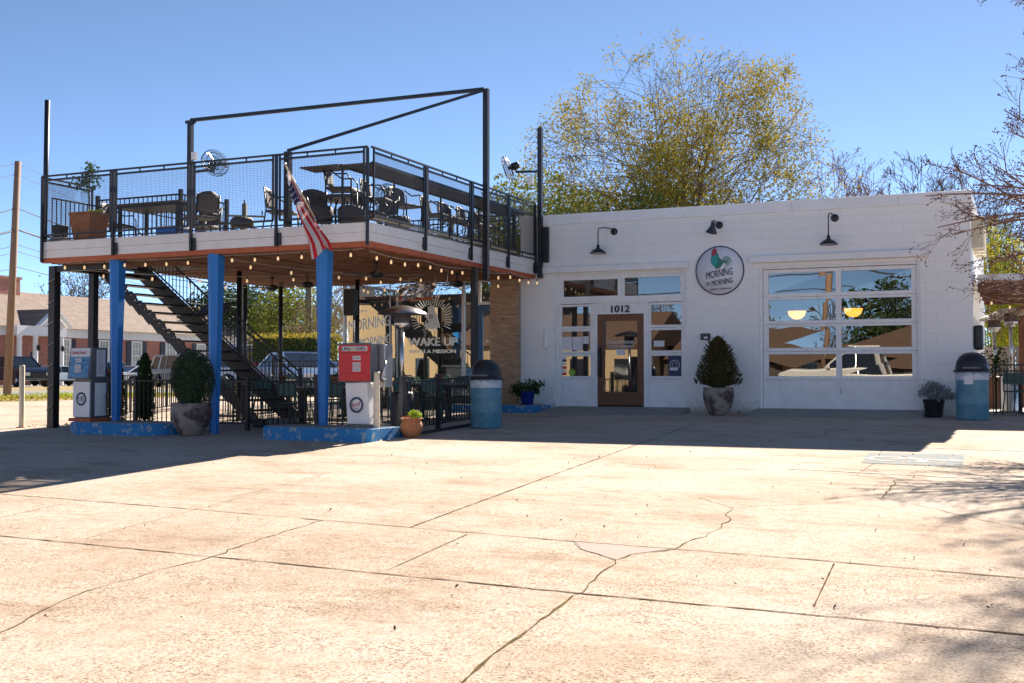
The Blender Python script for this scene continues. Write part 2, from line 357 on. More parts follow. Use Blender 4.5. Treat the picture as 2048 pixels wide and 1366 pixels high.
def tree(name, label, base, H, seed, leafmat=None, lsize=.1, lprob=1, ln=3, lspread=.2, levels=6, r=.2, trunk=.2, leaders=4, ang=.45, lean=.5, bark='bark', shrink=.74, upb=.12, group=None, rmin=.008, lfn=None, n=(2, 3), lbox=None):
    rnd = random.Random(seed); root = thing(name, label, 'tree', base, group); mb = MB(); tips = []
    b = Vector(base); hT = H*trunk
    mb.tube([b-Vector((0,0,.1)), b+Vector((.03*H*.2, 0, hT*.5)), b+Vector((0, 0, hT))], [r*1.25, r, r*.9], 9, False)
    tot = sum(shrink**i for i in range(levels+1)); L = (H-hT)/tot*1.12
    for i in range(leaders):
        a = 2*math.pi*(i+rnd.random()*.6)/leaders; t = lean*rnd.uniform(.5, 1.2) if i else lean*.2
        grow(mb, b+Vector((0, 0, hT*rnd.uniform(.75, 1))), Vector((math.sin(t)*math.cos(a), math.sin(t)*math.sin(a), math.cos(t))), L, r*.6, levels, tips, rnd, n, ang, shrink, upb, 6, 3, .1, rmin)
    mb.build('trunk', M[bark], root, recalc=False)
    if leafmat:
        lm = MB(); P = []
        for q, dd, l in tips:
            pr = lprob if lfn is None else lfn(q-b)
            if rnd.random() < pr: P.append(q)
        leaves(lm, P, lsize, rnd, n=ln, spread=lspread); lm.build('crown', M[leafmat], root, recalc=False)
    return root
def blob_leaves(c, rx, ry, rz, n, size, seed, shell=.35, flatb=None):
    rnd = random.Random(seed); P = []
    lob = [(Vector((rnd.gauss(0,1), rnd.gauss(0,1), rnd.gauss(0,1))).normalized(), rnd.uniform(.05, .28)) for _ in range(14)]
    while len(P) < n:
        d = Vector((rnd.gauss(0,1), rnd.gauss(0,1), rnd.gauss(0,1))).normalized()
        k = 1 - shell*rnd.random()**1.5 - .1
        for l, a in lob: k += a*max(0, d.dot(l)-.75)*2
        P.append(Vector(c)+Vector((d.x*rx*k, d.y*ry*k, d.z*rz*k)))
    mb = MB(); leaves(mb, P, size, rnd); return mb

def fan_tree(name, label, base, Ht, rx, seed, limbs=24, fork=.18, r=.22, leafmat=None, lsize=.06, ln=5, lspread=.2, lfn=None, bark='bark', sub=10, lv=3, rmin=.006, group=None, ry=None, tmax=1.25, sl=.24, pw=.8, droop=0, t0=.22, wide=.75, ang=.55, upb=.06):
    """vase shaped tree: limbs curve from the fork to points of a dome, each carrying side branches and fine twigs"""
    rnd = random.Random(seed); root = thing(name, label, 'tree', base, group); b = Vector(base); mb = MB(); tips = []; ry = ry or rx
    BOUND[0] = (b+Vector((0, 0, Ht*.42)), rx*1.05, ry*1.05, Ht*.585)
    fz = Ht*fork; mb.tube([b-Vector((0,0,.2)), b+Vector((.1, 0, fz*.5)), b+Vector((0, 0, fz))], [r*1.3, r, r*.95], 10, False)
    for i in range(limbs):
        th = tmax*((i+.5)/limbs)**pw; ph = i*2.39996+rnd.uniform(-.3, .3); k = rnd.uniform(.84, 1.03)
        e = b + Vector((rx*k*math.sin(th)*math.cos(ph), ry*k*math.sin(th)*math.sin(ph), Ht*.42+Ht*.56*k*math.cos(th)))
        s = b + Vector((rnd.gauss(0, .08), rnd.gauss(0, .08), fz*rnd.uniform(.75, 1.25))); L = (e-s).length
        c = s.lerp(e, .45) + Vector((-(e-b).x*.16, -(e-b).y*.16, L*(.12-droop)))
        P = []
        for j in range(11): t = j/10; P.append(s*(1-t)**2+c*2*t*(1-t)+e*t*t+Vector((rnd.gauss(0, .02), rnd.gauss(0, .02), rnd.gauss(0, .02)))*L*.12)
        r0 = r*rnd.uniform(.2, .4); rs = [max(rmin*1.3, r0*(1-j/10)**.9) for j in range(11)]; mb.tube(P, rs, 6, False)
        for q_ in range(sub):
            t = t0+(1-t0)*(q_+rnd.random()*.7)/sub; j = min(9, int(t*10)); p = P[j].lerp(P[j+1], t*10-j); d = (P[j+1]-P[j]).normalized()
            o_ = Vector((rnd.gauss(0, 1), rnd.gauss(0, 1), rnd.gauss(.15, .7))); o_ = (o_-d*o_.dot(d)).normalized()
            grow(mb, p, d*(1.4-wide)+o_*wide, L*sl*(1.15-.75*t)*rnd.uniform(.7, 1.25), max(rmin, rs[j]*.5), lv, tips, rnd, (2, 3), ang, .7, upb, 4, 2, .14, rmin)
    BOUND[0] = None
    mb.build('trunk', M[bark], root, recalc=False)
    if leafmat:
        groups = {}
        for q, dd, l in tips:
            pr, m_ = lfn(q-b, rnd) if lfn else (1, leafmat)
            if rnd.random() < pr: groups.setdefault(m_, []).append(q)
        for m_, P in groups.items():
            lm = MB(); leaves(lm, P, lsize, rnd, n=ln, spread=lspread); lm.build('crown', M[m_], root, recalc=False)
    return root
# ================================================================ GROUND
def concmat():
    m, t, p = newmat('lot_concrete'); p.inputs['Roughness'].default_value = .95; p.inputs['Specular IOR Level'].default_value = .12  # tones are the concrete's own colour, used for the whole ground
    g = N(t, 'ShaderNodeNewGeometry'); L = t.links
    def noise(sc, det=5, rg=.6, strch=None):
        n = N(t, 'ShaderNodeTexNoise', _Scale=sc, _Detail=det, _Roughness=rg)
        if strch:
            mp = N(t, 'ShaderNodeMapping'); mp.inputs['Scale'].default_value = strch; mp.inputs['Rotation'].default_value = (0, 0, .35)
            L.new(g.outputs['Position'], mp.inputs[0]); L.new(mp.outputs[0], n.inputs['Vector'])
        else: L.new(g.outputs['Position'], n.inputs['Vector'])
        return n
    def ramp(n, stops):
        r = N(t, 'ShaderNodeValToRGB'); e = r.color_ramp.elements
        e[0].position, e[0].color = stops[0][0], c4(stops[0][1]); e[1].position, e[1].color = stops[-1][0], c4(stops[-1][1])
        for s in stops[1:-1]: x = e.new(s[0]); x.color = c4(s[1])
        L.new(n.outputs[0], r.inputs[0]); return r
    def mul(a, b, f):
        x = N(t, 'ShaderNodeMix', data_type='RGBA', blend_type='MULTIPLY'); x.inputs[0].default_value = f
        L.new(a, x.inputs[6]); L.new(b, x.inputs[7]); return x.outputs[2]
    base = ramp(noise(.55, 6, .6), [(.32, (.47,.37,.285)), (.5, (.54,.45,.365)), (.68, (.57,.49,.415))])
    stain = ramp(noise(.9, 8, .75, (.7, 1.6, 1)), [(.36, (.68,.60,.52)), (.44, (.90,.86,.82)), (.52, (1,1,1))])
    fine = ramp(noise(9, 6, .7), [(.36, (.80,.76,.72)), (.54, (1,1,1))])
    # exposed aggregate: many small dark chips, stronger close to the street where the paste has worn off
    sp = N(t, 'ShaderNodeSeparateXYZ'); L.new(g.outputs['Position'], sp.inputs[0])
    mr = N(t, 'ShaderNodeMapRange'); mr.inputs[1].default_value = 13; mr.inputs[2].default_value = 7.5; L.new(sp.outputs[1], mr.inputs[0])
    agg = ramp(noise(48, 4, .9), [(.40, (.22,.16,.11)), (.455, (.70,.64,.58)), (.50, (1,1,1)), (.66, (1.2,1.18,1.14))])
    patch = ramp(noise(1.6, 4, .6), [(.38, (.35,)*3), (.6, (1,)*3)])
    f = N(t, 'ShaderNodeMath', operation='MULTIPLY'); L.new(mr.outputs[0], f.inputs[0]); L.new(patch.outputs[0], f.inputs[1])
    f2 = N(t, 'ShaderNodeMath', operation='MULTIPLY_ADD'); f2.inputs[1].default_value = .85; f2.inputs[2].default_value = .22; L.new(f.outputs[0], f2.inputs[0])
    c = mul(base.outputs[0], stain.outputs[0], .8); c = mul(c, fine.outputs[0], .8)
    x = N(t, 'ShaderNodeMix', data_type='RGBA', blend_type='MULTIPLY'); L.new(f2.outputs[0], x.inputs[0]); L.new(c, x.inputs[6]); L.new(agg.outputs[0], x.inputs[7])
    L.new(x.outputs[2], p.inputs['Base Color'])
    b = N(t, 'ShaderNodeBump', _Strength=.55, _Distance=.006); L.new(noise(60, 4, .75).outputs[0], b.inputs['Height']); L.new(b.outputs[0], p.inputs['Normal'])
    return m
M['ground'] = concmat()
M['asphalt'] = mat('asphalt', (.10,.095,.09), .9, col2=(.07,.068,.065), scale=3, bump=.3)
M['asphalt_pale'] = mat('pale_asphalt', (.27,.25,.225), .9, col2=(.21,.195,.175), scale=1.5, bump=.3)
M['drygrass'] = mat('dry_grass', (.36,.25,.10), .95, col2=(.20,.17,.05), scale=1.5, contrast=.4, bump=1, bscale=40)
M['joint'] = mat('dirty_joint', (.17,.12,.07), 1, spec=.03, col2=(.06,.04,.022), scale=8, contrast=.4)
M['joint_moss'] = mat('mossy_joint', (.20,.15,.06), 1, spec=.03, col2=(.07,.05,.025), scale=9, contrast=.4)
M['paintw'] = mat('worn_white_marking', (.64,.62,.58), 1, spec=.05, col2=(.50,.43,.35), scale=9, contrast=.25, detail=8)
M['paintb'] = mat('worn_blue_marking', (.22,.30,.33), 1, spec=.05, col2=(.38,.33,.28), scale=9, contrast=.25, detail=8)
M['patchc'] = mat('smooth_patch', (.45,.39,.345), 1, spec=.05, col2=(.40,.34,.29), scale=4)
ys = [-400, -4.5, 0, YW, 60, 900]
mb = MB()
for i in range(len(ys)-1):
    a, b = ys[i], ys[i+1]
    mb.quad((-500, a, gz(a)), (500, a, gz(a)), (500, b, gz(b)), (-500, b, gz(b)))
# sheet is wide; subdivide not needed
tag(mb.build('ground', M['ground']), kind='structure')
def sheet(name, m, poly, dz=.004, fz=None):
    fz = fz or gz; mb = MB(); mb.add([(x, y, fz(y)+dz) for x, y in poly], [list(range(len(poly)))])
    return tag(mb.build(name, M[m]), kind='structure')
sheet('grass_verge', 'drygrass', [(-27.6, YW+.05), (-27.6, 300), (-33.4, 300), (-33.4, YW+.05)])
sheet('road', 'asphalt_pale', [(-33.4, YW+.05), (-33.4, 300), (-46, 300), (-46, YW+.05)])
sheet('grass_strip', 'drygrass', [(-46, YW+.05), (-46, 300), (-59, 300), (-59, YW+.05)], .008)
sheet('grass_lawn', 'drygrass', [(8, YW+7), (8, 300), (-16, 300), (-16, YW+7)], .004)
sheet('street', 'asphalt', [(-200, -4.6), (120, -4.6), (120, -15), (-200, -15)], .006)
rg = random.Random(3)
def ribbon(pts, wd, name='pavement_joint', m='joint', wob=.0, dz=.004, sub=.12):
    """thin dirt-filled line following the lot surface"""
    P = [Vector((p.x, p.y, 0)) for p in pts]; Q = [P[0]]
    for a, b in zip(P, P[1:]):
        k = max(1, int((b-a).length/sub)); d = (b-a).normalized(); n = Vector((-d.y, d.x, 0))
        for i in range(1, k+1): Q.append(a.lerp(b, i/k) + (n*rg.gauss(0, wob) if i < k else Vector((0,0,0))))
    mb = MB(); vs = []
    for i, q in enumerate(Q):
        d = (Q[min(i+1, len(Q)-1)]-Q[max(i-1, 0)]).normalized(); n = Vector((-d.y, d.x, 0)); h = wd*.36*rg.uniform(.3, 1.5)
        for s in (-1, 1): e = q+n*s*h; vs.append((e.x, e.y, gz(e.y)+dz))
    mb.add(vs, [(2*i, 2*i+2, 2*i+3, 2*i+1) for i in range(len(Q)-1)])
    return tag(mb.build(name, M[m]), kind='structure')
def ext(a, b, f): return b+(b-a)*f
g = gr
A = [g(0, 988), g(400, 1020), g(700, 1045), g(1145, 1083), g(1600, 1118), g(2047, 1157)]
ribbon([ext(A[1], A[0], 2)]+A+[ext(A[-2], A[-1], 3)], .022, m='joint_moss', wob=.004)
A = [g(0, 1072), g(570, 1128), g(1145, 1186), g(1600, 1228), g(2047, 1270)]
ribbon([ext(A[1], A[0], 1)]+A+[ext(A[-2], A[-1], 3)], .026, wob=.004)
ribbon([g(820, 1055), g(1120, 945), g(1390, 848)], .024, wob=.003)
ribbon([g(775, 1141), g(935, 1069)], .014, m='joint_moss'); ribbon([g(1628, 1213), g(1668, 1128)], .016, m='joint')
ribbon([g(170, 1078), g(370, 1025), g(640, 955)], .007, 'pavement_crack', wob=.01)
ribbon([g(0, 1036), g(140, 1005)], .01); ribbon([g(410, 1005), g(520, 982), g(660, 945)], .010, 'pavement_crack', wob=.015)
ribbon([g(0, 985), g(240, 945), g(600, 888)], .012, m='joint')
ribbon([g(0, 1266), g(60, 1235), g(110, 1210), g(175, 1182), g(210, 1172), g(290, 1150), g(345, 1134), g(400, 1122), g(430, 1112), g(520, 1078), g(645, 1041)], .014, 'pavement_crack', wob=.013)
ribbon([g(925, 1366), g(985, 1310), g(1055, 1262), g(1145, 1192)], .024, m='joint_moss', wob=.008)
ribbon([g(1145, 1192), g(1190, 1160), g(1232, 1128), g(1262, 1110), g(1300, 1105), g(1350, 1098), g(1390, 1078), g(1430, 1062), g(1462, 1040), g(1450, 1030), g(1466, 1016)], .015, 'pavement_crack', 'joint_moss', wob=.02)
ribbon([g(1146, 1082), g(1160, 1098), g(1210, 1114), g(1232, 1122)], .010, 'pavement_crack', wob=.008)
ribbon([g(1466, 1016), g(1440, 1008), g(1400, 996)], .008, 'pavement_crack', wob=.015)
ribbon([g(1466, 1016), g(1560, 1010), g(1650, 1008), g(1715, 1001), g(1745, 997), g(1785, 998), g(1850, 1014), g(1900, 1026), g(1980, 1044), g(2047, 1060)], .010, 'pavement_crack', wob=.015)
ribbon([g(1765, 995), g(1772, 984), g(1790, 970), g(1786, 962)], .026, 'pavement_crack', 'joint_moss', wob=.02)
ribbon([g(1180, 932), g(1350, 937), g(1510, 939), g(1620, 946), g(1700, 950), g(1786, 961), g(1900, 967), g(2047, 961)], .010, 'pavement_crack', wob=.015)
ribbon([g(1715, 950), g(1735, 935), g(1760, 920), g(1762, 900), g(1790, 885)], .011, 'pavement_crack', wob=.015)
ribbon([g(1650, 872), g(1655, 860), g(1700, 845), g(1712, 832)], .011, 'pavement_crack', wob=.012)
ribbon([g(925, 1366), ext(g(985, 1310), g(925, 1366), 1)], .03, m='joint_moss', wob=.008)
ribbon([g(1980, 842), g(2010, 850), g(2047, 856)], .011, 'pavement_crack', wob=.012)
P = [g(1146, 1083), g(1160, 1098), g(1210, 1113), g(1232, 1120), g(1262, 1109), g(1300, 1104), g(1350, 1098)]
sheet('concrete_patch', 'patchc', [(p.x, p.y) for p in P], .003)
def line(a, b, wd, m='paintw', name='parking_line'): return ribbon([a, b], wd, name, m, 0, .0045, .3)
line(g(1578, 938), ext(g(1578, 938), g(2047, 962), 1), .09); line(g(1650, 888), ext(g(1650, 888), g(2047, 903), 1), .08)
P = [g(1738, 906), g(1722, 926), g(1924, 935), g(1930, 909)]
sheet('parking_bay_marking', 'paintb', [(p.x, p.y) for p in P], .0045)
# wheelchair symbol of the bay, lying on its side as seen from the street
mb = MB(); c = (P[0]+P[1]+P[2]+P[3])/4; ux = Vector((1, -.12, 0)).normalized(); uy = Vector((.12, 1, 0)).normalized()
def sy(pl): return [(c.x+ux.x*a+uy.x*b, c.y+ux.y*a+uy.y*b, gz(c.y+ux.y*a+uy.y*b)+.008) for a, b in pl]
arc = [(.33*math.cos(t), .33*math.sin(t)) for t in [R(20+i*22) for i in range(13)]]; arc2 = [(.24*math.cos(t), .24*math.sin(t)) for t in [R(20+i*22) for i in range(13)]]
for i in range(12): mb.add(sy([(arc[i][0]-.25, arc[i][1]-.1), (arc[i+1][0]-.25, arc[i+1][1]-.1), (arc2[i+1][0]-.25, arc2[i+1][1]-.1), (arc2[i][0]-.25, arc2[i][1]-.1)]), [(0, 1, 2, 3)])
for q in ([(-.28,-.1),(-.28,.02),(.42,.02),(.42,-.1)], [(.1,-.1),(.1,-.4),(.22,-.4),(.22,-.1)], [(.44,-.12),(.62,-.12),(.62,.06),(.44,.06)], [(-.2,.02),(-.2,.22),(-.1,.22),(-.1,.02)]): mb.add(sy(q), [(0, 1, 2, 3)])
tag(mb.build('wheelchair_marking', M['paintw']), kind='structure')
# small litter of leaves and chips
mb = MB(); Q = []
for _ in range(260):
    x = rg.uniform(-11, 2); y = rg.uniform(5, 18); Q.append((x, y, gz(y)+.012))
leaves(mb, Q, .014, rg); tag(mb.build('leaf_litter', M['twig']), kind='stuff')
# weeds along kerb and post feet, and the grass tufts of the verge
mb = MB(); Q = []
for (u, v, k) in ((150, 852, 50), (80, 855, 40), (195, 846, 40), (1460, 826, 25), (1420, 826, 25), (1860, 830, 15)):
    p = gr(u, v)
    for _ in range(k): x = p.x+rg.gauss(0, .25); y = p.y+rg.gauss(0, .10); Q.append((x, y, gz(y)+rg.uniform(.01, .06)))
leaves(mb, Q, .022, rg); tag(mb.build('weeds', M['leaf_mix']), kind='stuff')
mb = MB(); Q = []
for _ in range(5000):
    y = 25+rg.random()**1.5*50; Q.append((rg.uniform(-33.2, -27.8), y, rg.uniform(.0, .10)))
leaves(mb, Q, .05, rg); tag(mb.build('grass', M['leaf_gold']), kind='stuff')
mb = MB(); Q = []
for _ in range(900):
    y = rg.gauss(31.5, 2.2); Q.append((rg.gauss(-30.8, .9), y, rg.uniform(.02, .16)))
leaves(mb, Q, .05, rg); tag(mb.build('green_weeds', M['leaf_lime']), kind='stuff')
# ================================================================ COFFEE SHOP
XL, XR, WT = -10.46, -.86, .2
cafe = thing('coffee_shop', 'low white painted block coffee shop with brown door and glazed garage door', 'building', ((XL+XR)/2, YW, 0))
EX0, EX1, EZ1 = -9.62, -6.56, 3.07       # entrance opening
GX0, GX1, GZ1 = -5.0, -1.80, 3.07         # garage opening
mb = MB(); HT = 4.20
for x0, x1, z0, z1 in ((XL, EX0, -.3, HT), (EX0, EX1, EZ1, HT), (EX1, GX0, -.3, HT), (GX0, GX1, GZ1, HT), (GX1, XR, -.3, HT), (EX0, EX1, -.3, .10), (GX0, GX1, -.3, .08)):
    mb.box(x0, x1, YW, YW+WT, z0, z1)
mb.box(XR-WT, XR, YW+WT, YW+9, -.3, HT); mb.box(XL, XL+WT, YW+WT, YW+9, -.3, HT); mb.box(XL, XR, YW+9, YW+9.2, -.3, HT)
mb.build('wall', M['block'], cafe)
mb = MB()
xs = [XL+.5, -7.6, -6.0, -3.6, -2.2, XR+.03]; xs = [XL-.02, -9.0, -6.6, -4.3, -2.2, XR+.03]
for a, b in zip(xs, xs[1:]): mb.box(a+.003, b-.003, YW-.035, YW+.25, HT, 4.43)
mb.box(XR-.2, XR+.035, YW+.25, YW+9.25, HT, 4.42); mb.build('parapet_coping', M['white'], cafe, .006)
sbox('roof', M['conc'], cafe, XL+WT, XR-WT, YW+WT, YW+9, 3.85, 3.95)
for y in (YW+.6, YW+1.3, YW+2.0, YW+2.7): sbox('rafter_tail', M['cream'], cafe, XR, XR+.22, y, y+.14, 3.35, 3.95)
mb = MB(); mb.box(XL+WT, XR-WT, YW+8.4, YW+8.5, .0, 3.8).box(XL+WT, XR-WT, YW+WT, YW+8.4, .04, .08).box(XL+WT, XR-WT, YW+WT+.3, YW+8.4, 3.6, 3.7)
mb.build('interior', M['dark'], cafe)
# header trays above the two openings
mb = MB().box(XL+.55, -6.50, YW-.10, YW-.003, 3.10, 3.24); mb.build('door_header', M['trim'], cafe, .01)
mb = MB().box(-5.17, -1.68, YW-.14, YW-.003, 3.15, 3.29); mb.build('garage_header', M['trim'], cafe, .01)
def sash(parent, x0, x1, z0, z1, yb, gm='glass', name='window', fr=.045, depth=.05):
    f = MB().box(x0, x1, yb, yb+depth, z0, z0+fr).box(x0, x1, yb, yb+depth, z1-fr, z1).box(x0, x0+fr, yb, yb+depth, z0+fr, z1-fr).box(x1-fr, x1, yb, yb+depth, z0+fr, z1-fr)
    fo = f.build(name, M['trim'], parent, .004)
    MB().quad((x0+fr, yb+.03, z0+fr), (x1-fr, yb+.03, z0+fr), (x1-fr, yb+.03, z1-fr), (x0+fr, yb+.03, z1-fr)).build('pane', M[gm], fo)
    return fo
# ---- entrance
yE = YW+.06
mb = MB()
mb.box(EX0, EX0+.09, yE, yE+.10, .1, EZ1).box(EX1-.09, EX1, yE, yE+.10, .1, EZ1).box(EX0+.09, EX1-.09, yE, yE+.10, EZ1-.05, EZ1)
mb.box(EX0+.09, EX1-.09, yE-.015, yE+.10, 2.40, 2.48)                       # transom bar
mb.box(-8.74, -8.63, yE+.005, yE+.09, .1, 2.40).box(-7.55, -7.44, yE+.005, yE+.09, .1, 2.40)  # door posts
mb.box(-8.63, -7.55, yE+.008, yE+.09, 2.15, 2.40)                          # board with the house number
mb.box(EX0+.09, -8.74, yE+.005, yE+.09, .1, .16).box(-7.44, EX1-.09, yE+.005, yE+.09, .1, .16)
mb.build('entrance_frame', M['trim'], cafe, .006)
sash(cafe, EX0+.09, -8.065, 2.48, EZ1-.05, yE+.02, fr=.085); sash(cafe, -8.062, EX1-.09, 2.48, EZ1-.05, yE+.02, fr=.07)
for x0, x1 in ((EX0+.09, -8.742), (-7.438, EX1-.09)):
    for z0, z1 in ((1.84, 2.39), (1.28, 1.835), (.72, 1.275)): sash(cafe, x0, x1, z0, z1, yE+.015, fr=.055)
    o = MB().box(x0, x1, yE+.03, yE+.07, .16, .715).build('panel', M['trim'], cafe)
    MB().box(x0+.05, x1-.05, yE+.02, yE+.03, .22, .66).build('panel_moulding', M['white'], o, .008)
d = MB(); D0, D1 = -8.625, -7.555
d.box(D0, D0+.15, yE+.03, yE+.075, .13, 2.145).box(D1-.15, D1, yE+.03, yE+.075, .13, 2.145).box(D0+.15, D1-.15, yE+.03, yE+.075, 2.0, 2.145).box(D0+.15, D1-.15, yE+.03, yE+.075, .13, .42)
door = d.build('door', M['wood'], cafe, .004)
MB().quad((D0+.15, yE+.05, .42), (D1-.15, yE+.05, .42), (D1-.15, yE+.05, 2.0), (D0+.15, yE+.05, 2.0)).build('pane', M['glass'], door)
MB().tube([(D0+.06, yE+.02, .78), (D0+.06, yE-.05, .84), (D0+.05, yE-.06, 1.1), (D0+.06, yE-.05, 1.34), (D0+.06, yE+.02, 1.4)], .022, 8).box(D0+.03, D0+.09, yE+.015, yE+.03, .74, 1.45).build('handle', M['black'], door)
text('MORNING BY MORNING', 'door_lettering', M['vinyl'], door, (-8.09, yE+.048, 1.50), .085, width=.62, bold=.01)
text('COFFEE COMPANY', 'door_lettering', M['vinyl'], door, (-8.09, yE+.048, 1.40), .085, width=.62, bold=.01)
MB().box(-8.19, -7.99, yE+.044, yE+.046, 1.24, 1.37).build('paper_notice', M['paper'], door)
hn = text('1012', 'house_number', M['ink'], cafe, (-8.10, yE-.005, 2.19), .215, width=.42, bold=.028)
mb = MB()
del mb
for x0, x1, z0, z1 in ((-9.49,-9.24,1.36,1.66), (-9.23,-8.99,1.36,1.66), (-8.98,-8.84,1.50,1.67), (-7.33,-7.09,1.42,1.55)):
    MB().box(x0, x1, yE+.036, yE+.039, z0, z1).build('paper_notice', M['paper'], cafe)
for k, (c, z) in enumerate((('redink', .80), ('paper', .87), ('redink', .94), ('paper', 1.02), ('navy', 1.10), ('paper', 1.16))):
    MB().box(-9.49, -9.38, yE+.036, yE+.039, z, z+.055).build('sticker', M[c], cafe)
MB().lathe((-9.24, yE+.039, .86), [(0, 0), (.085, 0), (.085, .003)], 20, axis=(0, -1, 0)).build('sticker', M['greenink'], cafe)
po = MB().box(-7.00, -6.71, yE+.034, yE+.037, .78, 1.22).build('poster', M['navy'], cafe)
mb = MB().ring((-6.855, yE+.032, 1.02), .105, .006, n=24, m=4).ring((-6.855, yE+.032, 1.02), .05, .004, n=16, m=4)
for i in range(8): a = i*math.pi/4; mb.bar((-6.855+.05*math.cos(a), yE+.032, 1.02+.05*math.sin(a)), (-6.855+.105*math.cos(a), yE+.032, 1.02+.105*math.sin(a)), .006)
mb.box(-6.97, -6.79, yE+.030, yE+.033, .90, .96).build('poster_print', M['vinyl'], po)
# ---- garage door
gd = thing('tmp', 'x', 'x'); bpy.data.objects.remove(gd)
mb = MB(); yG = YW+.10
mb.box(GX0, GX0+.06, YW+.03, YW+.16, .08, GZ1).box(GX1-.06, GX1, YW+.03, YW+.16, .08, GZ1).box(GX0+.06, GX1-.06, YW+.03, YW+.16, GZ1-.05, GZ1)
mb.build('garage_door_frame', M['trim'], cafe, .006)
gx = [GX0+.065, -3.395, GX1-.065]; zz = [.70, 1.29, 1.86, 2.43, 3.015]
gd = MB().box(gx[0], gx[2], yG, yG+.045, .10, .25).build('garage_door', M['trim'], cafe, .004)
for zi in range(4):
    z0, z1 = zz[zi], zz[zi+1]-.004
    f = MB(); fr = .085 if zi else .09; zt = .075 if zi == 3 else .055
    f.box(gx[0], gx[2], yG, yG+.045, z0, z0+.075).box(gx[0], gx[2], yG, yG+.045, z1-zt, z1)
    for x0, x1 in ((gx[0], gx[0]+.11), (gx[1]-.055, gx[1]+.055), (gx[2]-.11, gx[2])): f.box(x0, x1, yG, yG+.045, z0+.075, z1-zt)
    fo = f.build('door_section', M['trim'], gd, .004)
    for x0, x1, tl in ((gx[0]+.11, gx[1]-.055, 1), (gx[1]+.055, gx[2]-.11, -1)):
        e = .010*tl*(1 if zi % 2 else -.6); q = MB().quad((x0, yG+.03+e*.2, z0+.075), (x1, yG+.03, z0+.075), (x1, yG+.03+e*.3, z1-zt), (x0, yG+.03, z1-zt)); q.build('pane', M['glass_wavy'], gd)
for x0, x1 in ((gx[0], gx[1]), (gx[1], gx[2])):
    f = MB().box(x0+.001, x1-.001, yG+.005, yG+.045, .25, .30).box(x0+.001, x1-.001, yG+.005, yG+.045, .655, .696).box(x0+.001, x0+.11, yG+.005, yG+.045, .30, .655).box(x1-.08, x1-.001, yG+.005, yG+.045, .30, .655)
    f.box(x0+.11, x1-.08, yG+.016, yG+.04, .30, .655).build('door_panel', M['trim'], gd, .003)
MB().box(gx[0], gx[2], yG-.005, yG+.02, .083, .10).build('bottom_seal', M['blk'], gd)
MB().tube([(-3.36, yG-.02, .42), (-3.36, yG-.05, .44), (-3.36, yG-.05, .52), (-3.36, yG-.02, .54)], .008, 6).build('handle', M['galv'], gd)
# concrete ramps in front of both openings
def ramp(x0, x1, d, name='ramp'):
    z = gz(YW-d); mb = MB()
    mb.add([(x0, YW-.002, -.3), (x1, YW-.002, -.3), (x1+.05, YW-d, z-.3), (x0-.12, YW-d, z-.3), (x0, YW-.002, .1), (x1, YW-.002, .1), (x1+.05, YW-d, z+.012), (x0-.12, YW-d, z+.012)],
        [(0,1,2,3),(4,5,6,7),(0,1,5,4),(1,2,6,5),(2,3,7,6),(3,0,4,7)])
    tag(mb.build(name, M['conc']), kind='structure')
ramp(-9.55, -6.5, 1.3); ramp(-5.05, -1.75, 1.15)
# ---- glazed office wing under the deck
OX0 = -15.25
mb = MB().box(OX0, -11.62, YW+.02, YW+.12, -.2, .30); mb.box(OX0+.1, OX0+.2, YW+.12, YW+5, -.2, .35); mb.build('stall_riser', M['blk'], cafe)
fr = MB()
for x in (OX0, -11.985, -11.70): fr.box(x, x+.06, YW+.02, YW+.12, .30, 3.06)
fr.box(OX0, -11.62, YW+.02, YW+.12, 3.06, 3.12).box(-11.925, -11.70, YW+.03, YW+.11, 2.45, 2.50).box(-11.62, -11.565, YW+.02, YW+.12, .1, 3.12)
fr.box(OX0+.1, OX0+.16, YW+.12, YW+5, 3.0, 3.06).box(OX0+.1, OX0+.16, YW+2.5, YW+2.56, .35, 3.0); fr.box(-13.95, -13.93, YW+.06, YW+.09, .3, 3.06)
fr.build('shop_window_frame', M['galv'], cafe, .003)
for x0, x1 in ((OX0+.06, -13.95), (-13.93, -11.985), (-11.925, -11.70)): MB().quad((x0, YW+.075, .30), (x1, YW+.075, .30), (x1, YW+.072, 3.06), (x0, YW+.072, 3.06)).build('shop_window_pane', M['glass_shop'], cafe)
MB().quad((OX0+.13, YW+.12, .35), (OX0+.13, YW+5, .35), (OX0+.13, YW+5, 3.0), (OX0+.13, YW+.12, 3.0)).build('shop_window_pane', M['glass_shop'], cafe)
MB().box(-11.86, -11.74, YW+.05, YW+.07, .62, .95).build('window_notice', M['bluepanel'], cafe)
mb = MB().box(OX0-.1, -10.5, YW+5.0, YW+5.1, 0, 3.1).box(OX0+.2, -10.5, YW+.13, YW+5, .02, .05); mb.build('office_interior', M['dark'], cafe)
# counter, shelf and pale blinds seen through the office glass
MB().box(-13.2, -10.8, YW+1.6, YW+2.2, .05, 1.0).box(-13.3, -10.7, YW+1.55, YW+2.25, 1.0, 1.05).build('counter', M['pumpgrey'], cafe)
mb = MB()
for i in range(26): x = -15.0+i*.07; mb.box(x, x+.045, YW+2.9, YW+2.93, 1.2, 3.0)
del mb
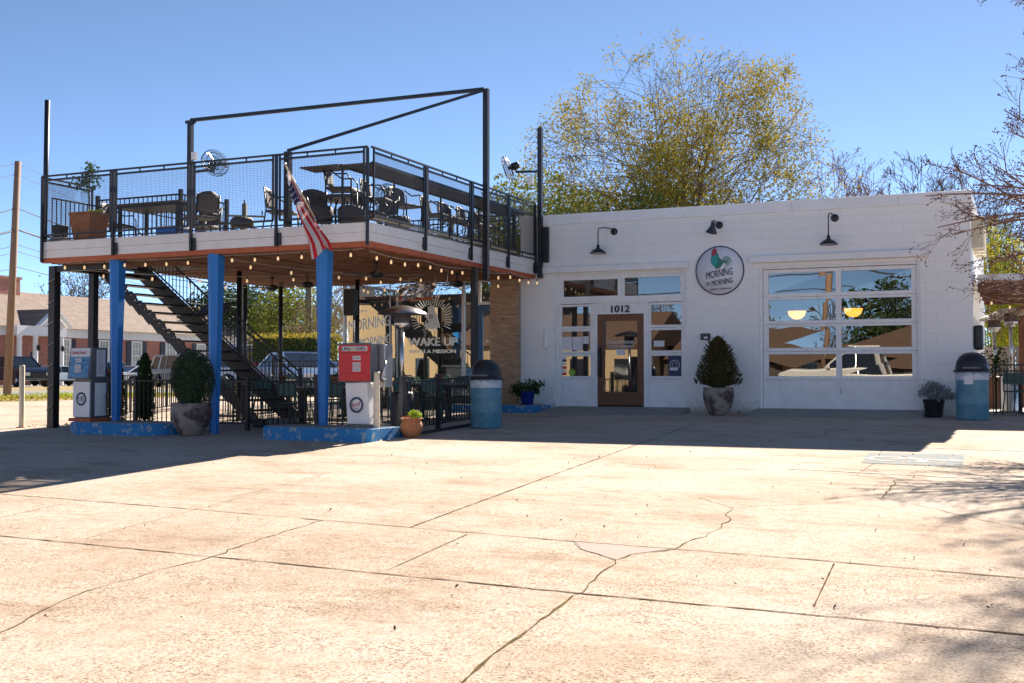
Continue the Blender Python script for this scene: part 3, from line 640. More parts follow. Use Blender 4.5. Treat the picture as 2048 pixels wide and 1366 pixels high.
# blue door with transom, then the stone pier
bd = MB().box(-11.56, -11.45, YW+.02, YW+.10, 0, 2.42).box(-11.12, -11.06, YW+.02, YW+.10, 0, 2.42).box(-11.45, -11.12, YW+.02, YW+.10, 2.24, 2.42).box(-11.45, -11.12, YW+.02, YW+.10, 0, .45).build('door', M['door_blue'], cafe, .004)
MB().quad((-11.45, YW+.06, .45), (-11.12, YW+.06, .45), (-11.12, YW+.06, 2.24), (-11.45, YW+.06, 2.24)).build('pane', M['glass'], bd)
text('PULL', 'door_lettering', M['vinyl'], bd, (-11.28, YW+.055, 1.55), .09, bold=.01)
MB().box(-11.42, -11.39, YW-.03, YW+.02, .95, 1.0).build('handle', M['galv'], bd)
sash(cafe, -11.56, -11.06, 2.44, 3.06, YW+.02, fr=.07)
pier = MB()
rp = random.Random(5)
z = 0.0
while z < 3.12:
    h = rp.uniform(.05, .10); x = -11.10; 
    while x < -10.47:
        wd = min(rp.uniform(.14, .42), -10.46-x); e = rp.uniform(0, .035)
        pier.box(x+.003, x+wd-.003, YW-.30-e, YW+.2, z+.003, min(z+h, 3.12)-.003); x += wd
    z += h
pier.box(-11.08, -10.48, YW-.27, YW+.18, 0, 3.12)
pier.build('stone_pier', M['stone'], cafe)
# small fittings fixed to the front wall
o = thing('wall_telephone', 'small white rounded box on the white wall left of the entrance', 'phone box', (-9.83, YW, 1.6))
MB().lathe((-9.83, YW-.03, 1.38), [(0, 0), (.04, .01), (.055, .05), (.055, .40), (.04, .46), (0, .47)], 12, .6).build('casing', M['white'], o)
MB().tube([(-9.83, YW-.03, 1.38), (-9.80, YW-.03, 1.28), (-9.83, YW-.02, 1.2)], .006, 5).build('cord', M['white'], o)
o = thing('card_reader', 'small black box fixed beside the entrance above the cone shrub', 'wall box', (-6.14, YW, 1.6))
MB().box(-6.25, -6.04, YW-.06, YW, 1.55, 1.69).build('casing', M['blk'], o, .01); MB().box(-6.17, -6.09, YW-.065, YW-.06, 1.575, 1.62).build('keypad', M['paper'], o)
# round sign
sg = thing('round_sign', 'round white sign with a blue ring, teal rooster and shop name', 'sign', (-5.83, YW, 3.025))
SX, SZ, SR = -5.83, 3.025, .525
MB().lathe((SX, YW, SZ), [(0, .03), (SR, .03), (SR, 0)], 64, axis=(0, -1, 0)).build('panel', M['signwhite'], sg)
MB().lathe((SX, YW, SZ), [(SR-.022, .031), (SR-.022, .034), (SR+.002, .034), (SR+.002, .02)], 64, axis=(0, -1, 0)).build('ring', M['navy'], sg)
yS = YW-.036; s = math.tan(R(5))
text('MORNING', 'lettering', M['navy'], sg, (SX-.005, yS, SZ-.135), .215, width=.57, bold=.012, slant=s*1.6)
text('MORNING', 'lettering', M['navy'], sg, (SX+.055, yS, SZ-.30), .175, width=.45, bold=.010, slant=s*1.6)
text('BY', 'lettering', M['navy'], sg, (SX-.245, yS, SZ-.315), .105, width=.08, bold=.006, slant=s*1.6)
text('COFFEE COMPANY', 'lettering', M['navy'], sg, (SX, yS, SZ-.415), .055, width=.50, bold=.004, slant=.05)
def flat(name, m, parent, polys, ox, oz, sc, y):
    mb = MB()
    for p in polys: mb.add([(ox+a*sc, y, oz+b*sc) for a, b in p], [list(range(len(p)))])
    return mb.build(name, M[m], parent)
M['teal'] = mat('teal_ink', (.015,.36,.33), .5); M['dkgreen'] = mat('green_ink', (.02,.16,.10), .5, scale=30, col2=(.03,.28,.18)); M['crimson'] = mat('crimson_ink', (.38,.03,.07), .5)
rx, rz = SX-.06, SZ+.07
flat('rooster_body', 'dkgreen', sg, [[(-.10,.22),(-.02,.30),(.03,.22),(.05,.15),(.10,.10),(.15,.06),(.13,.0),(.10,-.03),(.09,-.06),(.05,-.07),(.02,-.10),(-.04,-.07),(-.10,0),(-.13,.06),(-.13,.14)]], rx, rz+.06, 1, yS)
flat('rooster_breast', 'teal', sg, [[(-.12,.10),(-.11,.18),(-.02,.22),(.03,.16),(0,.02),(-.04,-.05),(-.10,0),(-.13,.05)]], rx, rz+.06, 1, yS-.002)
flat('rooster_comb', 'crimson', sg, [[(-.11,.20),(-.12,.28),(-.09,.34),(-.07,.38),(-.05,.34),(-.03,.38),(0,.33),(0,.27),(-.04,.22)]], rx, rz+.06-.02, 1, yS-.003)
tl = []
for k in range(6):
    a0 = R(78-k*17); pts = []; L = .25-.012*abs(k-1)
    for i in range(7):
        f = i/6; a = a0-R(85)*f*f; pts.append((.10+L*f*math.cos(a), .05+L*f*math.sin(a)))
    up_ = [(x+.016*math.sin(math.pi*(i/6)**.7), y+.016*math.sin(math.pi*(i/6)**.7)) for i, (x, y) in enumerate(pts)]
    tl.append(pts+up_[::-1][1:-1])
flat('rooster_tail', 'dkgreen', sg, tl, rx, rz+.06, 1, yS-.001)
flat('rooster_feet', 'crimson', sg, [[(-.02,-.09),(-.01,-.09),(-.01,-.13),(-.02,-.13)], [(.05,-.07),(.06,-.07),(.05,-.12),(.04,-.12)], [(-.06,-.145),(.09,-.125),(.09,-.118),(-.06,-.135)]], rx, rz+.06, 1, yS-.001)
# WAKE UP lettering on the shop glass
yg = YW+.066
text('WAKE UP', 'window_lettering', M['vinyl'], cafe, (-12.78, yg, 1.50), .27, width=1.30, bold=.018)
text('WITH A MISSION', 'window_lettering', M['vinyl'], cafe, (-12.78, yg, 1.32), .125, width=1.24, bold=.008)
text('MORNING', 'window_lettering', M['vinyl'], cafe, (-14.52, yg, 1.93), .40, width=1.16, bold=.012, slant=.13)
text('MORNING', 'window_lettering', M['vinyl'], cafe, (-14.36, yg, 1.52), .32, width=.86, bold=.012, slant=.13)
text('BY', 'window_lettering', M['vinyl'], cafe, (-15.0, yg, 1.46), .22, width=.17, bold=.012, slant=.13)
text('AIN', 'window_lettering', M['vinyl'], cafe, (-14.78, yg, 2.32), .10, width=.40, slant=.1)
mb = MB(); cx0, cz0 = -12.80, 2.02
for i in range(30):
    a = R(-25+i*230/29); r0, r1 = (.36, rp.uniform(.48, .62)); 
    mb.bar((cx0+r0*math.cos(a), yg, cz0+.1+r0*math.sin(a)), (cx0+r1*math.cos(a), yg, cz0+.1+r1*math.sin(a)), .006, .012)
mb.build('window_rays', M['vinyl'], cafe)
flat('window_rooster', 'vinyl', cafe, [[(-.12,.24),(-.20,.22),(-.17,.16),(-.13,.12),(-.18,.02),(-.20,-.08),(-.16,-.06),(-.15,-.14),(-.11,-.08),(-.09,-.17),(-.05,-.09),(-.02,-.19),(.02,-.10),(.06,-.18),(.09,-.09),(.13,-.16),(.15,-.07),(.21,-.10),(.20,.0),(.16,.12),(.14,.22),(.08,.30),(.10,.38),(.05,.34),(.05,.45),(.0,.37),(-.03,.52),(-.06,.38),(-.11,.42),(-.10,.32)]], cx0, cz0, 1, yg)
flat('window_rooster_face', 'ink', cafe, [[(-.02+.05*math.cos(i*.6283), .17+.05*math.sin(i*.6283)) for i in range(10)], [(-.13,.10),(-.10,.10),(-.09,.02),(-.13,.0)]], cx0, cz0, 1, yg-.002)
flat('window_rooster_face', 'vinyl', cafe, [[(-.02+.03*math.cos(i*.6283), .17+.03*math.sin(i*.6283)) for i in range(10)]], cx0, cz0, 1, yg-.004)
# ---- gooseneck lamps
def goose(mx, mz, sx, sz, label, tilt=0, small=0):
    o = thing('gooseneck_lamp', label, 'wall lamp', (mx, YW, mz), 'black gooseneck lamps on the front wall')
    MB().lathe((mx, YW, mz), [(0, .035), (.05, .035), (.078, .02), (.08, 0)], 20, axis=(0, -1, 0)).build('mount', M['blk'], o)
    yy = YW-.34; top = mz+.03
    arm = [(mx, YW-.03, mz), (mx-.02, YW-.13, mz+.05), ((mx+sx)/2, YW-.24, mz+.07), (sx+.01, yy+.02, mz+.05), (sx, yy, mz-.04), (sx, yy, sz+.19)]
    MB().tube(arm, .013, 8).build('arm', M['blk'], o)
    prof = [(.02, .20), (.035, .17), (.035, .13), (.055, .11), (.12, .075), (.175, .02), (.18, 0), (.165, .005), (.10, .06), (0, .085)]
    if tilt: prof = [(.02, .24), (.04, .2), (.06, .12), (.115, .02), (.12, 0), (.11, .005), (.06, .1), (0, .12)]
    MB().lathe((sx, yy, sz), prof, 28, axis=(.28, -.25, .9) if tilt else None).build('lamp_shade', M['blk'], o)
    MB().lathe((sx, yy, sz+.012), [(0, 0), (.155 if not tilt else .09, 0), (.1, .04)], 20).build('reflector', M['white'], o)
goose(-8.20, 3.98, -8.46, 3.47, 'black gooseneck lamp above the brown entrance door')
goose(-5.84, 4.0, -5.93, 3.80, 'black short cone lamp tilted above the round rooster sign', 1)
goose(-3.44, 4.02, -3.52, 3.44, 'black gooseneck lamp above the glazed garage door')
# interior things seen through the glass
for i, (x, y, z) in enumerate(((-4.78, YW+3.2, 2.10), (-3.5, YW+3.2, 2.13))):
    o = thing('pendant_lamp', ('lit amber bowl lamp hanging behind the left garage panes', 'lit amber bowl lamp hanging behind the right garage panes')[i], 'lamp', (x, y, 3.6), 'amber bowl lamps inside')
    MB().lathe((x, y, z), [(0, 0), (.10, .02), (.18, .09), (.215, .2), (.20, .2), (0, .19)], 20).build('bowl', glow('amber_glow%d' % i, (1, .36, .05), .38), o)
    MB().tube([(x, y, z+.2), (x, y, 3.6)], .008, 5).build('cord', M['blk'], o)
def icafe(x, y, label, k):
    o = thing('cafe_chair', label, 'chair', (x, y, .08), 'orange wooden chairs inside')
    MB().box(x-.2, x+.2, y-.2, y+.2, .50, .54).build('seat', M['orange'], o)
    MB().box(x-.2, x+.2, y+.17, y+.2, .72, 1.0).build('backrest', M['orange'], o)
    for a in (-.18, .18):
        for b in (-.18, .18): MB().tube([(x+a, y+b, .08), (x+a, y+b, .5 if b < 0 else 1.0)], .018, 6).build('leg', M['orange'], o)
icafe(-9.0, YW+1.2, 'orange wooden chair seen low behind the window left of the entrance', 0); icafe(-7.1, YW+1.3, 'orange wooden chair seen low behind the window right of the entrance', 1)
icafe(-4.55, YW+1.0, 'orange wooden chair at the left foot of the garage door glass', 2)
# ================================================================ CANOPY AND DECK
CX0, CX1, CY0, CY1, DZ = -17.5, -10.08, 16.83, YW-.01, 3.40
can = thing('canopy', 'flat petrol station canopy with roof deck, white edge and blue tapered columns', 'canopy', (-13.8, 20, 0))
mb = MB()
for z0, z1, e in ((3.235, 3.40, .0), (3.08, 3.232, .012)):
    mb.box(CX0, CX1, CY0-.02+e, CY0+.06, z0, z1).box(CX1-.06, CX1+.02-e, CY0+.06, CY1, z0, z1).box(CX0-.02, CX0+.06, CY0+.06, CY1, z0, z1)
mb.build('fascia', M['fascia'], can, .004)
MB().box(CX0+.02, CX1-.02, CY0+.0, CY0+.12, 2.99, 3.078).box(CX1-.14, CX1-.02, CY0+.12, CY1, 2.99, 3.078).build('edge_beam', M['rust'], can)
OX, OY0, OY1 = -15.3, 18.25, 19.6     # stair opening at the left rear: x from CX0 to OX
mb = MB(); mb.box(CX0+.06, CX1-.06, CY0+.13, OY0, 3.0, 3.03).box(OX, CX1-.06, OY0, OY1, 3.0, 3.03).box(CX0+.45, CX1-.06, OY1, CY1, 3.0, 3.03)
# ribbed boards
y = CY0+.15
while y < CY1-.1:
    x0 = OX if OY0-.1 < y < OY1 else (CX0+.1 if y < OY0 else CX0+.5); mb.box(x0, CX1-.16, y, y+.035, 2.978, 3.0); y += .145
mb.build('soffit', M['soffit'], can)
mb = MB()
for x in (-16.2, -14.6, -12.9, -11.2): mb.box(x, x+.05, CY0+.2, CY1-.1, 2.962, 2.977) if x > OX else None
mb.build('soffit_batten', M['soffit'], can)
MB().box(CX0+.06, CX1-.06, CY0+.06, OY0, 3.30, 3.385).box(OX, CX1-.06, OY0, OY1, 3.30, 3.385).box(CX0+.06, CX1-.06, OY1, CY1, 3.30, 3.385).build('deck_floor', M['deck'], can)
def column(x, y, z0, zt=3.0, label=None):
    mb = MB(); wb, wt = .065, .115
    for sgn in (0,):
        q = []
        for wv, dv, z in ((wb, .07, z0), (wt, .14, zt)):
            q += [(x-wv, y-dv*.3, z), (x, y-dv, z), (x+wv, y-dv*.3, z), (x+wv, y+dv, z), (x-wv, y+dv, z)]
        mb.add(q, [(4,3,2,1,0), (5,6,7,8,9)]+[(i, (i+1) % 5, (i+1) % 5+5, i+5) for i in range(5)])
        for a in (-1, 1): mb.bar((x+a*(wb-.004), y-.012, z0), (x+a*(wt-.004), y-.045, zt), .018, .018)
    return mb.build('column', M['blue'], can)
column(-15.76, 16.98, -.08); column(-13.39, 16.92, gz(16.92)-.05); column(-11.10, 16.98, -.08)
# black steel posts carrying the rear and sides
mb = MB().box(-17.72, -17.56, 17.22, 17.38, gz(17.3)-.05, 2.97); mb.build('steel_post', M['black'], can)
mb = MB()
for i in range(7): z = .1+i*.42; mb.bar((-17.72, 17.215, z), (-17.56, 17.215, z+.09), .045, .012)
mb.build('reflective_band', M['deck'], can)
MB().box(-17.55, -17.41, 18.12, 18.26, gz(18.2)-.05, 2.97).build('steel_post', M['black'], can)
MB().box(-17.75, -15.9, 17.25, 17.36, 2.86, 2.975).box(-17.55, -17.43, 17.37, 20, 2.88, 2.975).build('steel_beam', M['black'], can)
MB().box(-10.16, -10.06, 20.96, 21.08, gz(21)-.05, 2.99).box(-10.34, -10.24, 21.3, 21.42, gz(21.3)-.05, 2.99).build('steel_post', M['black'], can)
for x, y in ((-15.95, 22.6), (-13.85, 22.6), (-17.2, 22.9)): MB().tube([(x, y, -.1), (x, y, 3.0)], .05, 10).build('round_post', M['black'], can)
# ---- railing
rail = thing('deck_railing', 'black steel railing with wire mesh panels around the roof deck', 'railing', (-13.8, CY0, DZ))
ZT, ZP, ZB = 4.68, 4.60, 3.52
fx = [-17.45, -15.66, -13.82, -11.95, -10.09]
def span(p, q, mid=2, mesh=True, top=True):
    p = Vector(p); q = Vector(q); d = (q-p).normalized(); L = (q-p).length; a = p+d*.07; b = q-d*.07; Z = lambda v, z: (v.x, v.y, z)
    if top: MB().bar(Z(p, ZT), Z(q, ZT), .045, .03).build('top_rail', M['black'], rail)
    f = MB().bar(Z(a, ZP), Z(b, ZP), .03, .035).bar(Z(a, ZB), Z(b, ZB), .03, .035).bar(Z(a, ZB), Z(a, ZT), .03).bar(Z(b, ZB), Z(b, ZT), .03)
    for i in range(1, mid+1): v = a.lerp(b, i/(mid+1)); f.bar(Z(v, ZP), Z(v, ZT), .02)
    v = a.lerp(b, .5); f.bar(Z(v, ZB-.09), Z(v, ZB), .02); f.bar(Z(p, ZB-.09), Z(q, ZB-.09), .02, .025)
    f.build('panel_frame', M['black'], rail)
    w_ = MB(); n = int((b-a).length/.030)
    for i in range(1, n): v = a.lerp(b, i/n); w_.bar(Z(v, ZB), Z(v, ZP), .003)
    n = int((ZP-ZB)/.030)
    for i in range(1, n): z = ZB+(ZP-ZB)*i/n; w_.bar(Z(a, z), Z(b, z), .003)
    w_.build('wire_mesh', M['black'], rail)
for a, b in zip(fx, fx[1:]): span((a, CY0-.05, 0), (b, CY0-.05, 0))
for x in fx:
    MB().box(x-.022, x+.022, CY0-.075, CY0-.03, 3.06 if x > -17 and x < -10.2 else 3.0, ZT-.016).build('post', M['black'], rail)
for x in fx[1:4]: MB().box(x-.045, x+.09, CY0-.05, CY0-.022, 3.08, 3.30).build('post_bracket', M['black'], rail)
ry = [16.83, 18.78, 20.72, 22.55, 24.05]
for a, b in zip(ry, ry[1:]): span((CX1+.04, a, 0), (CX1+.04, b, 0))
for y in ry[1:]:
    MB().box(CX1+.021, CX1+.065, y-.022, y+.022, 3.1, ZT-.016).build('post', M['black'], rail); MB().box(CX1+.022, CX1+.05, y-.09, y-.032, 3.12, 3.34).build('post_bracket', M['black'], rail)
span((CX0-.03, CY0, 0), (CX0-.03, 18.25, 0), 1)
def pickets(name, parent, p, q, zf, z0, z1, step=.115, t=.016, foot=True):
    p = Vector(p); q = Vector(q); Z = lambda v, z: (v.x, v.y, zf(v.y)+z); n = max(2, int((q-p).length/step))
    mb = MB().bar(Z(p, z1), Z(q, z1), .035, .03).bar(Z(p, z0+.05), Z(q, z0+.05), .03, .025)
    if z1-z0 > .9: mb.bar(Z(p, z1-.12), Z(q, z1-.12), .03, .025)
    for i in range(n+1): v = p.lerp(q, i/n); mb.bar(Z(v, z0+.05), Z(v, z1), t)
    return mb.build(name, M['black'], parent)
fz = lambda y: DZ
gd_ = thing('stair_guard', 'black picket guard around the stair opening at the left of the deck', 'railing', (-16.4, 18.2, DZ))
pickets('picket_panel', gd_, (-17.40, 16.98, 0), (-17.40, 18.15, 0), fz, .05, .88); pickets('picket_panel', gd_, (-17.4, 18.2, 0), (-15.25, 18.2, 0), fz, .05, 1.0); pickets('picket_panel', gd_, (-15.25, 18.2, 0), (-15.25, 19.65, 0), fz, .05, 1.0)
for x, y in ((-17.4, 18.2), (-15.25, 18.2), (-15.25, 19.65)): MB().box(x-.035, x+.035, y-.035, y+.035, DZ-.02, DZ+1.1).build('post', M['black'], gd_)
br = thing('rear_railing', 'black picket railing along the rear edge of the roof deck', 'railing', (-14, 23.9, DZ))
pickets('picket_panel', br, (-17.4, 19.7, 0), (-17.4, 23.9, 0), fz, .05, 1.05, .13); pickets('picket_panel', br, (-17.4, 23.9, 0), (-10.5, 23.9, 0), fz, .05, 1.05, .13)
for x in (-17.4, -14, -10.5): MB().box(x-.035, x+.035, 23.865, 23.935, DZ-.02, DZ+1.1).build('post', M['black'], br)
# ---- shade frame of tall poles and beams
sf = thing('shade_frame', 'tall black steel poles joined by two long sloping beams over the deck', 'frame', (-13.8, 20, DZ))
pB = (-16.3, 19.75, 6.25); pC = (-11.9, 17.0, 4.78); pD = (-10.02, 21.27, 6.68)
MB().tube([(-17.56, 16.95, 3.0), (-17.53, 16.95, 6.23)], .05, 12).build('pole', M['black'], sf)
MB().box(pB[0]-.05, pB[0]+.05, pB[1]-.05, pB[1]+.05, DZ-.02, pB[2]).build('pole', M['black'], sf)
MB().box(pC[0]-.055, pC[0]+.055, pC[1]-.0, pC[1]+.11, DZ-.02, pC[2]).build('pole', M['black'], sf)
MB().box(pD[0]-.01, pD[0]+.10, pD[1]-.05, pD[1]+.05, 2.75, pD[2]).build('pole', M['black'], sf)
MB().box(-9.98, -9.88, 24.02, 24.12, 3.0, 6.42).build('pole', M['black'], sf)
MB().box(-9.87, -9.74, 24.05, 24.15, 3.35, 4.15).build('junction_box', M['black'], sf)
MB().bar((pB[0], pB[1], pB[2]+.04), (pD[0], pD[1], pD[2]), .07, .07).build('beam', M['black'], sf)
MB().bar((pC[0], pC[1]+.05, pC[2]+.02), (pD[0], pD[1], pD[2]-.02), .06, .06).build('beam', M['black'], sf)
MB().box(pB[0]-.10, pB[0]+.1, pB[1]-.06, pB[1]+.06, pB[2]-.03, pB[2]+.03).build('cap_plate', M['black'], sf)
for (x, y, z) in ((-16.22, 19.72, 5.42), (-10.2, 24.0, 5.15)): MB().box(x, x+.12, y-.04, y+.04, z, z+.16).build('junction_box', M['white'], sf)
# ---- wall fans
def fan(root_loc, mount, hub, axis, label, rad=.26):
    o = thing('wall_fan', label, 'fan', root_loc, 'caged fans on the deck poles'); hub = Vector(hub); ax = Vector(axis).normalized()
    cg = MB(); Mx = ax.to_track_quat('Z', 'Y').to_matrix()
    for rr, zz_ in ((rad, 0), (rad*.98, .05), (rad*.98, -.05), (rad*.7, .075), (rad*.7, -.075), (rad*.4, .085), (rad*.4, -.085)): cg.ring(hub+ax*zz_, rr, .006, ax, 24, 4)
    for i in range(26):
        a = 2*math.pi*i/26; r_ = Mx @ Vector((math.cos(a), math.sin(a), 0))
        for sg_ in (-1, 1): cg.tube([hub+r_*.05+ax*.085*sg_, hub+r_*rad*.7+ax*.075*sg_, hub+r_*rad], .0035, 3, False)
    cg.build('cage', M['black'], o)
    for k in range(3):
        a = 2*math.pi*k/3; r_ = Mx @ Vector((math.cos(a), math.sin(a), 0)); t_ = Mx @ Vector((-math.sin(a), math.cos(a), 0))
        MB().add([hub+r_*.04-t_*.03, hub+r_*rad*.9-t_*.07-ax*.02, hub+r_*rad*.9+t_*.06+ax*.03, hub+r_*.04+t_*.03+ax*.01], [(0,1,2,3)]).build('blade', M['galv'], o)
    MB().lathe(hub-ax*.28, [(0, 0), (.07, .01), (.085, .05), (.085, .17), (.05, .21), (.03, .28)], 16, axis=ax).build('motor', M['blk'], o)
    e = hub-ax*.2; MB().bar(mount, (e.x, e.y, mount[2]), .04, .05).tube([(e.x, e.y, mount[2]), e], .018, 6).build('bracket', M['black'], o)
fan((-16.25, 19.75, 5.2), (-16.25, 19.7, 5.15), (-15.48, 19.55, 5.27), (.75, -.35, .35), 'black caged fan on the deck pole left of the flag, tilted up to the right', .30)
fan((-9.95, 24.0, 5.4), (-9.98, 24.0, 5.42), (-10.62, 23.8, 5.50), (-.8, -.35, -.30), 'black caged fan on the right deck pole against the tree, facing left', .30)
fan((-13.6, 23.6, 5.0), (-13.7, 23.7, 4.95), (-13.55, 23.4, 5.02), (.1, -1, .1), 'black caged fan at the rear of the deck seen behind the flag', .27)
MB().box(-13.75, -13.65, 23.65, 23.75, DZ, 5.0).build('pole', M['black'], sf)
# ---- bar counter along the right rail
bc = thing('bar_counter', 'long slatted bar counter fixed along the right side rail of the deck', 'counter', (-10.4, 20, DZ))
mb = MB(); y = 16.95
while y < 23.95: mb.box(-10.72, -10.12, y, y+.035, 4.43, 4.445); y += .09
mb.build('counter_top', M['tabletop'], bc)
MB().box(-10.75, -10.72, 16.95, 24, 4.40, 4.46).box(-10.12, -10.09, 16.95, 24, 4.40, 4.46).build('counter_frame', M['black'], bc)
MB().box(-11.55, -10.76, 16.90, 17.4, 4.43, 4.455).build('corner_top', M['tabletop'], bc)
for y in (17, 18.8, 20.7, 22.5, 23.9): MB().box(-10.74, -10.71, y-.015, y+.015, DZ-.01, 4.40).build('leg', M['black'], bc)
o = thing('pale_pipe', 'pale timber strip lying along the foot of the right deck rail', 'strip', (-10.2, 20, DZ))
MB().bar((-10.14, 17.1, 3.50), (-10.14, 23.2, 3.50), .03, .035).bar((-10.16, 17.6, 3.44), (-10.16, 22.6, 3.44), .02, .02).build('strip', M['cream'], o)
# ---- stair
st = thing('steel_stair', 'black steel stair with open treads rising to the deck behind the blue columns', 'stair', (-14.5, 18.9, 0))
SA, SB = Vector((-17.45, 0, 3.12)), Vector((-13.25, 0, -.2)); YN, YF = 18.32, 19.45
mb = MB().bar((SA.x, YF, SA.z), (SB.x, YF, SB.z), .05, .34).build('stringer', M['black'], st)
n = 17; mz = MB(); prev = None
for i in range(n):
    t = (i+.5)/n; x = SA.x+(SB.x-SA.x)*t; z = SA.z+(SB.z-SA.z)*t
    MB().box(x-.14, x+.14, YN, YF-.03, z+.0, z+.035).build('tread', M['black'], st)
    dx, dz = (SB.x-SA.x)/n, (SB.z-SA.z)/n
    mz.add([(x-.16, YN-.02, z-.01), (x+.15, YN-.02, z-.01), (x+.15, YN-.02, z-.06), (x-.02, YN-.02, z-.24), (x-.16, YN-.02, z-.10)], [(0,1,2,3,4)]); mz.bar((x-.16, YN-.03, z+.05), (x+.02, YN-.03, z+.05), .02, .05)
    mz.bar((x+.02, YN-.03, z+.05), (x+.17, YN-.03, z-.12), .02, .05)
mz.bar((SA.x, YN+.0, SA.z-.14), (SB.x, YN+.0, SB.z-.14), .03, .12); mz.build('near_stringer', M['black'], st)
hr = MB()
for h in (.95, .80): hr.bar((SA.x+1.9, YF, SA.z-1.5+h), (SB.x, YF, SB.z+.1+h), .035, .03)
hr.bar((SA.x, YF, SA.z+h), (SA.x+1.9, YF, SA.z-1.5+h), .035, .03).bar((SA.x, YF, SA.z+.28), (SB.x, YF, SB.z+.28), .03, .025)
k = 44
for i in range(k): t = i/k; x = SA.x+(SB.x-SA.x)*t; z = SA.z+(SB.z-SA.z)*t; hr.bar((x, YF, z+.15), (x, YF, z+.82), .014)
for i in range(9): t = .52+i*.05; x = SA.x+(SB.x-SA.x)*t; z = SA.z+(SB.z-SA.z)*t; hr.ring((x, YF, z+.90), .055, .008, (0, 1, 0), 12, 4)
hr.build('handrail', M['black'], st)
MB().box(SB.x-.03, SB.x+.03, YF-.03, YF+.03, gz(19), .95).build('newel', M['black'], st); MB().box(SB.x-.6, SB.x+.02, YN, YF, gz(19), gz(19)+.12).build('landing', M['conc'], st)
# ---- islands
def island(x0, x1, y0, y1, label, round_r=False):
    poly = []; r = (y1-y0)/2
    for i in range(13): a = R(90+i*15); poly.append((x0+r+r*math.cos(a), (y0+y1)/2+r*math.sin(a)))
    if round_r:
        for i in range(13): a = R(-90+i*15); poly.append((x1-r+r*math.cos(a), (y0+y1)/2+r*math.sin(a)))
    else: poly += [(x1-.06, y0), (x1, y0+.06), (x1, y1), (x1-.01, y1)]
    o = thing('pump_island', label, 'kerb island', ((x0+x1)/2, (y0+y1)/2, -.3), 'blue painted pump islands')
    MB().prism(poly, -.5, -.075, 'xy').build('kerb', M['curbblue'], o, .012)
    cxm, cym = (x0+x1)/2, (y0+y1)/2
    MB().prism([(cxm+(a-cxm)*.965, cym+(b-cym)*.86) for a, b in poly], -.2, -.068, 'xy').build('island_top', M['conc'], o)
island(-16.35, -13.95, 16.15, 17.25, 'blue chipped kerb island under the blue fuel pump', True)
island(-11.98, -9.63, 16.1, 17.2, 'blue chipped kerb island under the red fuel pump')
o = thing('entrance_kerb', 'low concrete step with chipped blue edge at the foot of the stone pier', 'step', (-10.5, 23.8, 0))
MB().box(-11.9, -9.72, 23.25, YW-.31, -.2, .13).box(-10.45, -9.72, YW-.31, YW-.01, -.2, .13).build('step', M['curbblue'], o, .01); MB().box(-11.88, -9.76, 23.31, YW-.32, .05, .136).build('step_top', M['conc'], o)
# ---- bollards
for (u, v, top, lab) in ((43, 855, 722, 'cream steel bollard standing alone at the left edge of the lot'), (753, 881, 733, 'cream steel bollard in front of the red fuel pump')):
    p = gr(u, v); h = 1.13 if u > 100 else 1.25; o = thing('bollard', lab, 'bollard', (p.x, p.y, gz(p.y)), 'cream bollards')
    MB().lathe((p.x, p.y, gz(p.y)-.05), [(.052, 0), (.052, h+.03), (.045, h+.05), (0, h+.055)], 16).build('post', M['cream'], o)
    MB().lathe((p.x, p.y, gz(p.y)-.02), [(.11, 0), (.10, .03), (.055, .035)], 16).build('collar', M['rust'], o)
# ---- fuel pumps
def digits(parent, x, z, y, s):
    MB().box(x-.075, x+.075, y-.006, y, z-.035, z+.035).build('counter_window', M['paper'], parent); text(s, 'digits', M['ink'], parent, (x, y-.008, z-.018), .05, width=.12)
zi = -.068
# blue pump
px = at(160, 800, y=16.45).x; o = thing('fuel_pump', 'old fuel pump with blue dial panel and white base at the left island', 'fuel pump', (px, 16.75, zi))
hw = .235; fx0, fx1 = px-hw, px+hw
MB().box(px-.27, px+.26, 16.44, 17.0, zi, zi+.06).build('plinth', M['rust'], o)
MB().box(px-.19, px+.215, 16.51, 16.92, zi+.06, zi+.95).build('cabinet', M['pumpgrey'], o, .01)
MB().box(px-.205, px+.20, 16.48, 16.51, zi+.08, zi+.74).build('front_panel', M['white'], o, .006); MB().box(px+.216, px+.226, 16.60, 16.88, zi+.1, zi+.72).build('side_panel', M['white'], o)
hp = [(16.40, zi+.80), (16.86, zi+.80), (16.86, zi+1.38), (16.47, zi+1.38)]
MB().prism(hp, px-.27, px+.27, 'yz').build('head', M['pumpgrey'], o, .008)
fp = lambda t: 16.40+.07*t-.008
MB().add([(fx0, fp(.03), zi+.82), (fx1, fp(.03), zi+.82), (fx1, fp(.75), zi+1.21), (fx0, fp(.75), zi+1.21)], [(0,1,2,3)]).build('dial_panel', M['bluepanel'], o)
MB().add([(fx0, fp(.76), zi+1.212), (fx1, fp(.76), zi+1.212), (fx1, fp(1), zi+1.37), (fx0, fp(1), zi+1.37)], [(0,1,2,3)]).build('name_panel', M['paper'], o)
text('Quality Fuels !', 'lettering', M['redink'], o, (px-.02, fp(.85)-.012, zi+1.26), .09, width=.36, up=(0, .14, 1), bold=.01)
MB().box(px+.271, px+.276, 16.58, 16.80, zi+.84, zi+1.34).build('price_card', M['paper'], o)
mb = MB()
for i in range(14): mb.box(px+.277, px+.279, 16.60, 16.60+rp.uniform(.10, .18), zi+1.30-i*.031, zi+1.308-i*.031)
mb.build('card_print', M['pumpgrey'], o)
for z, s_ in ((1.14, '0224'), (1.03, '3227'), (.95, '1222')): digits(o, px-.02, zi+z, fp(.3 if z < 1.1 else .55)-.004, s_)
ex = px-.0
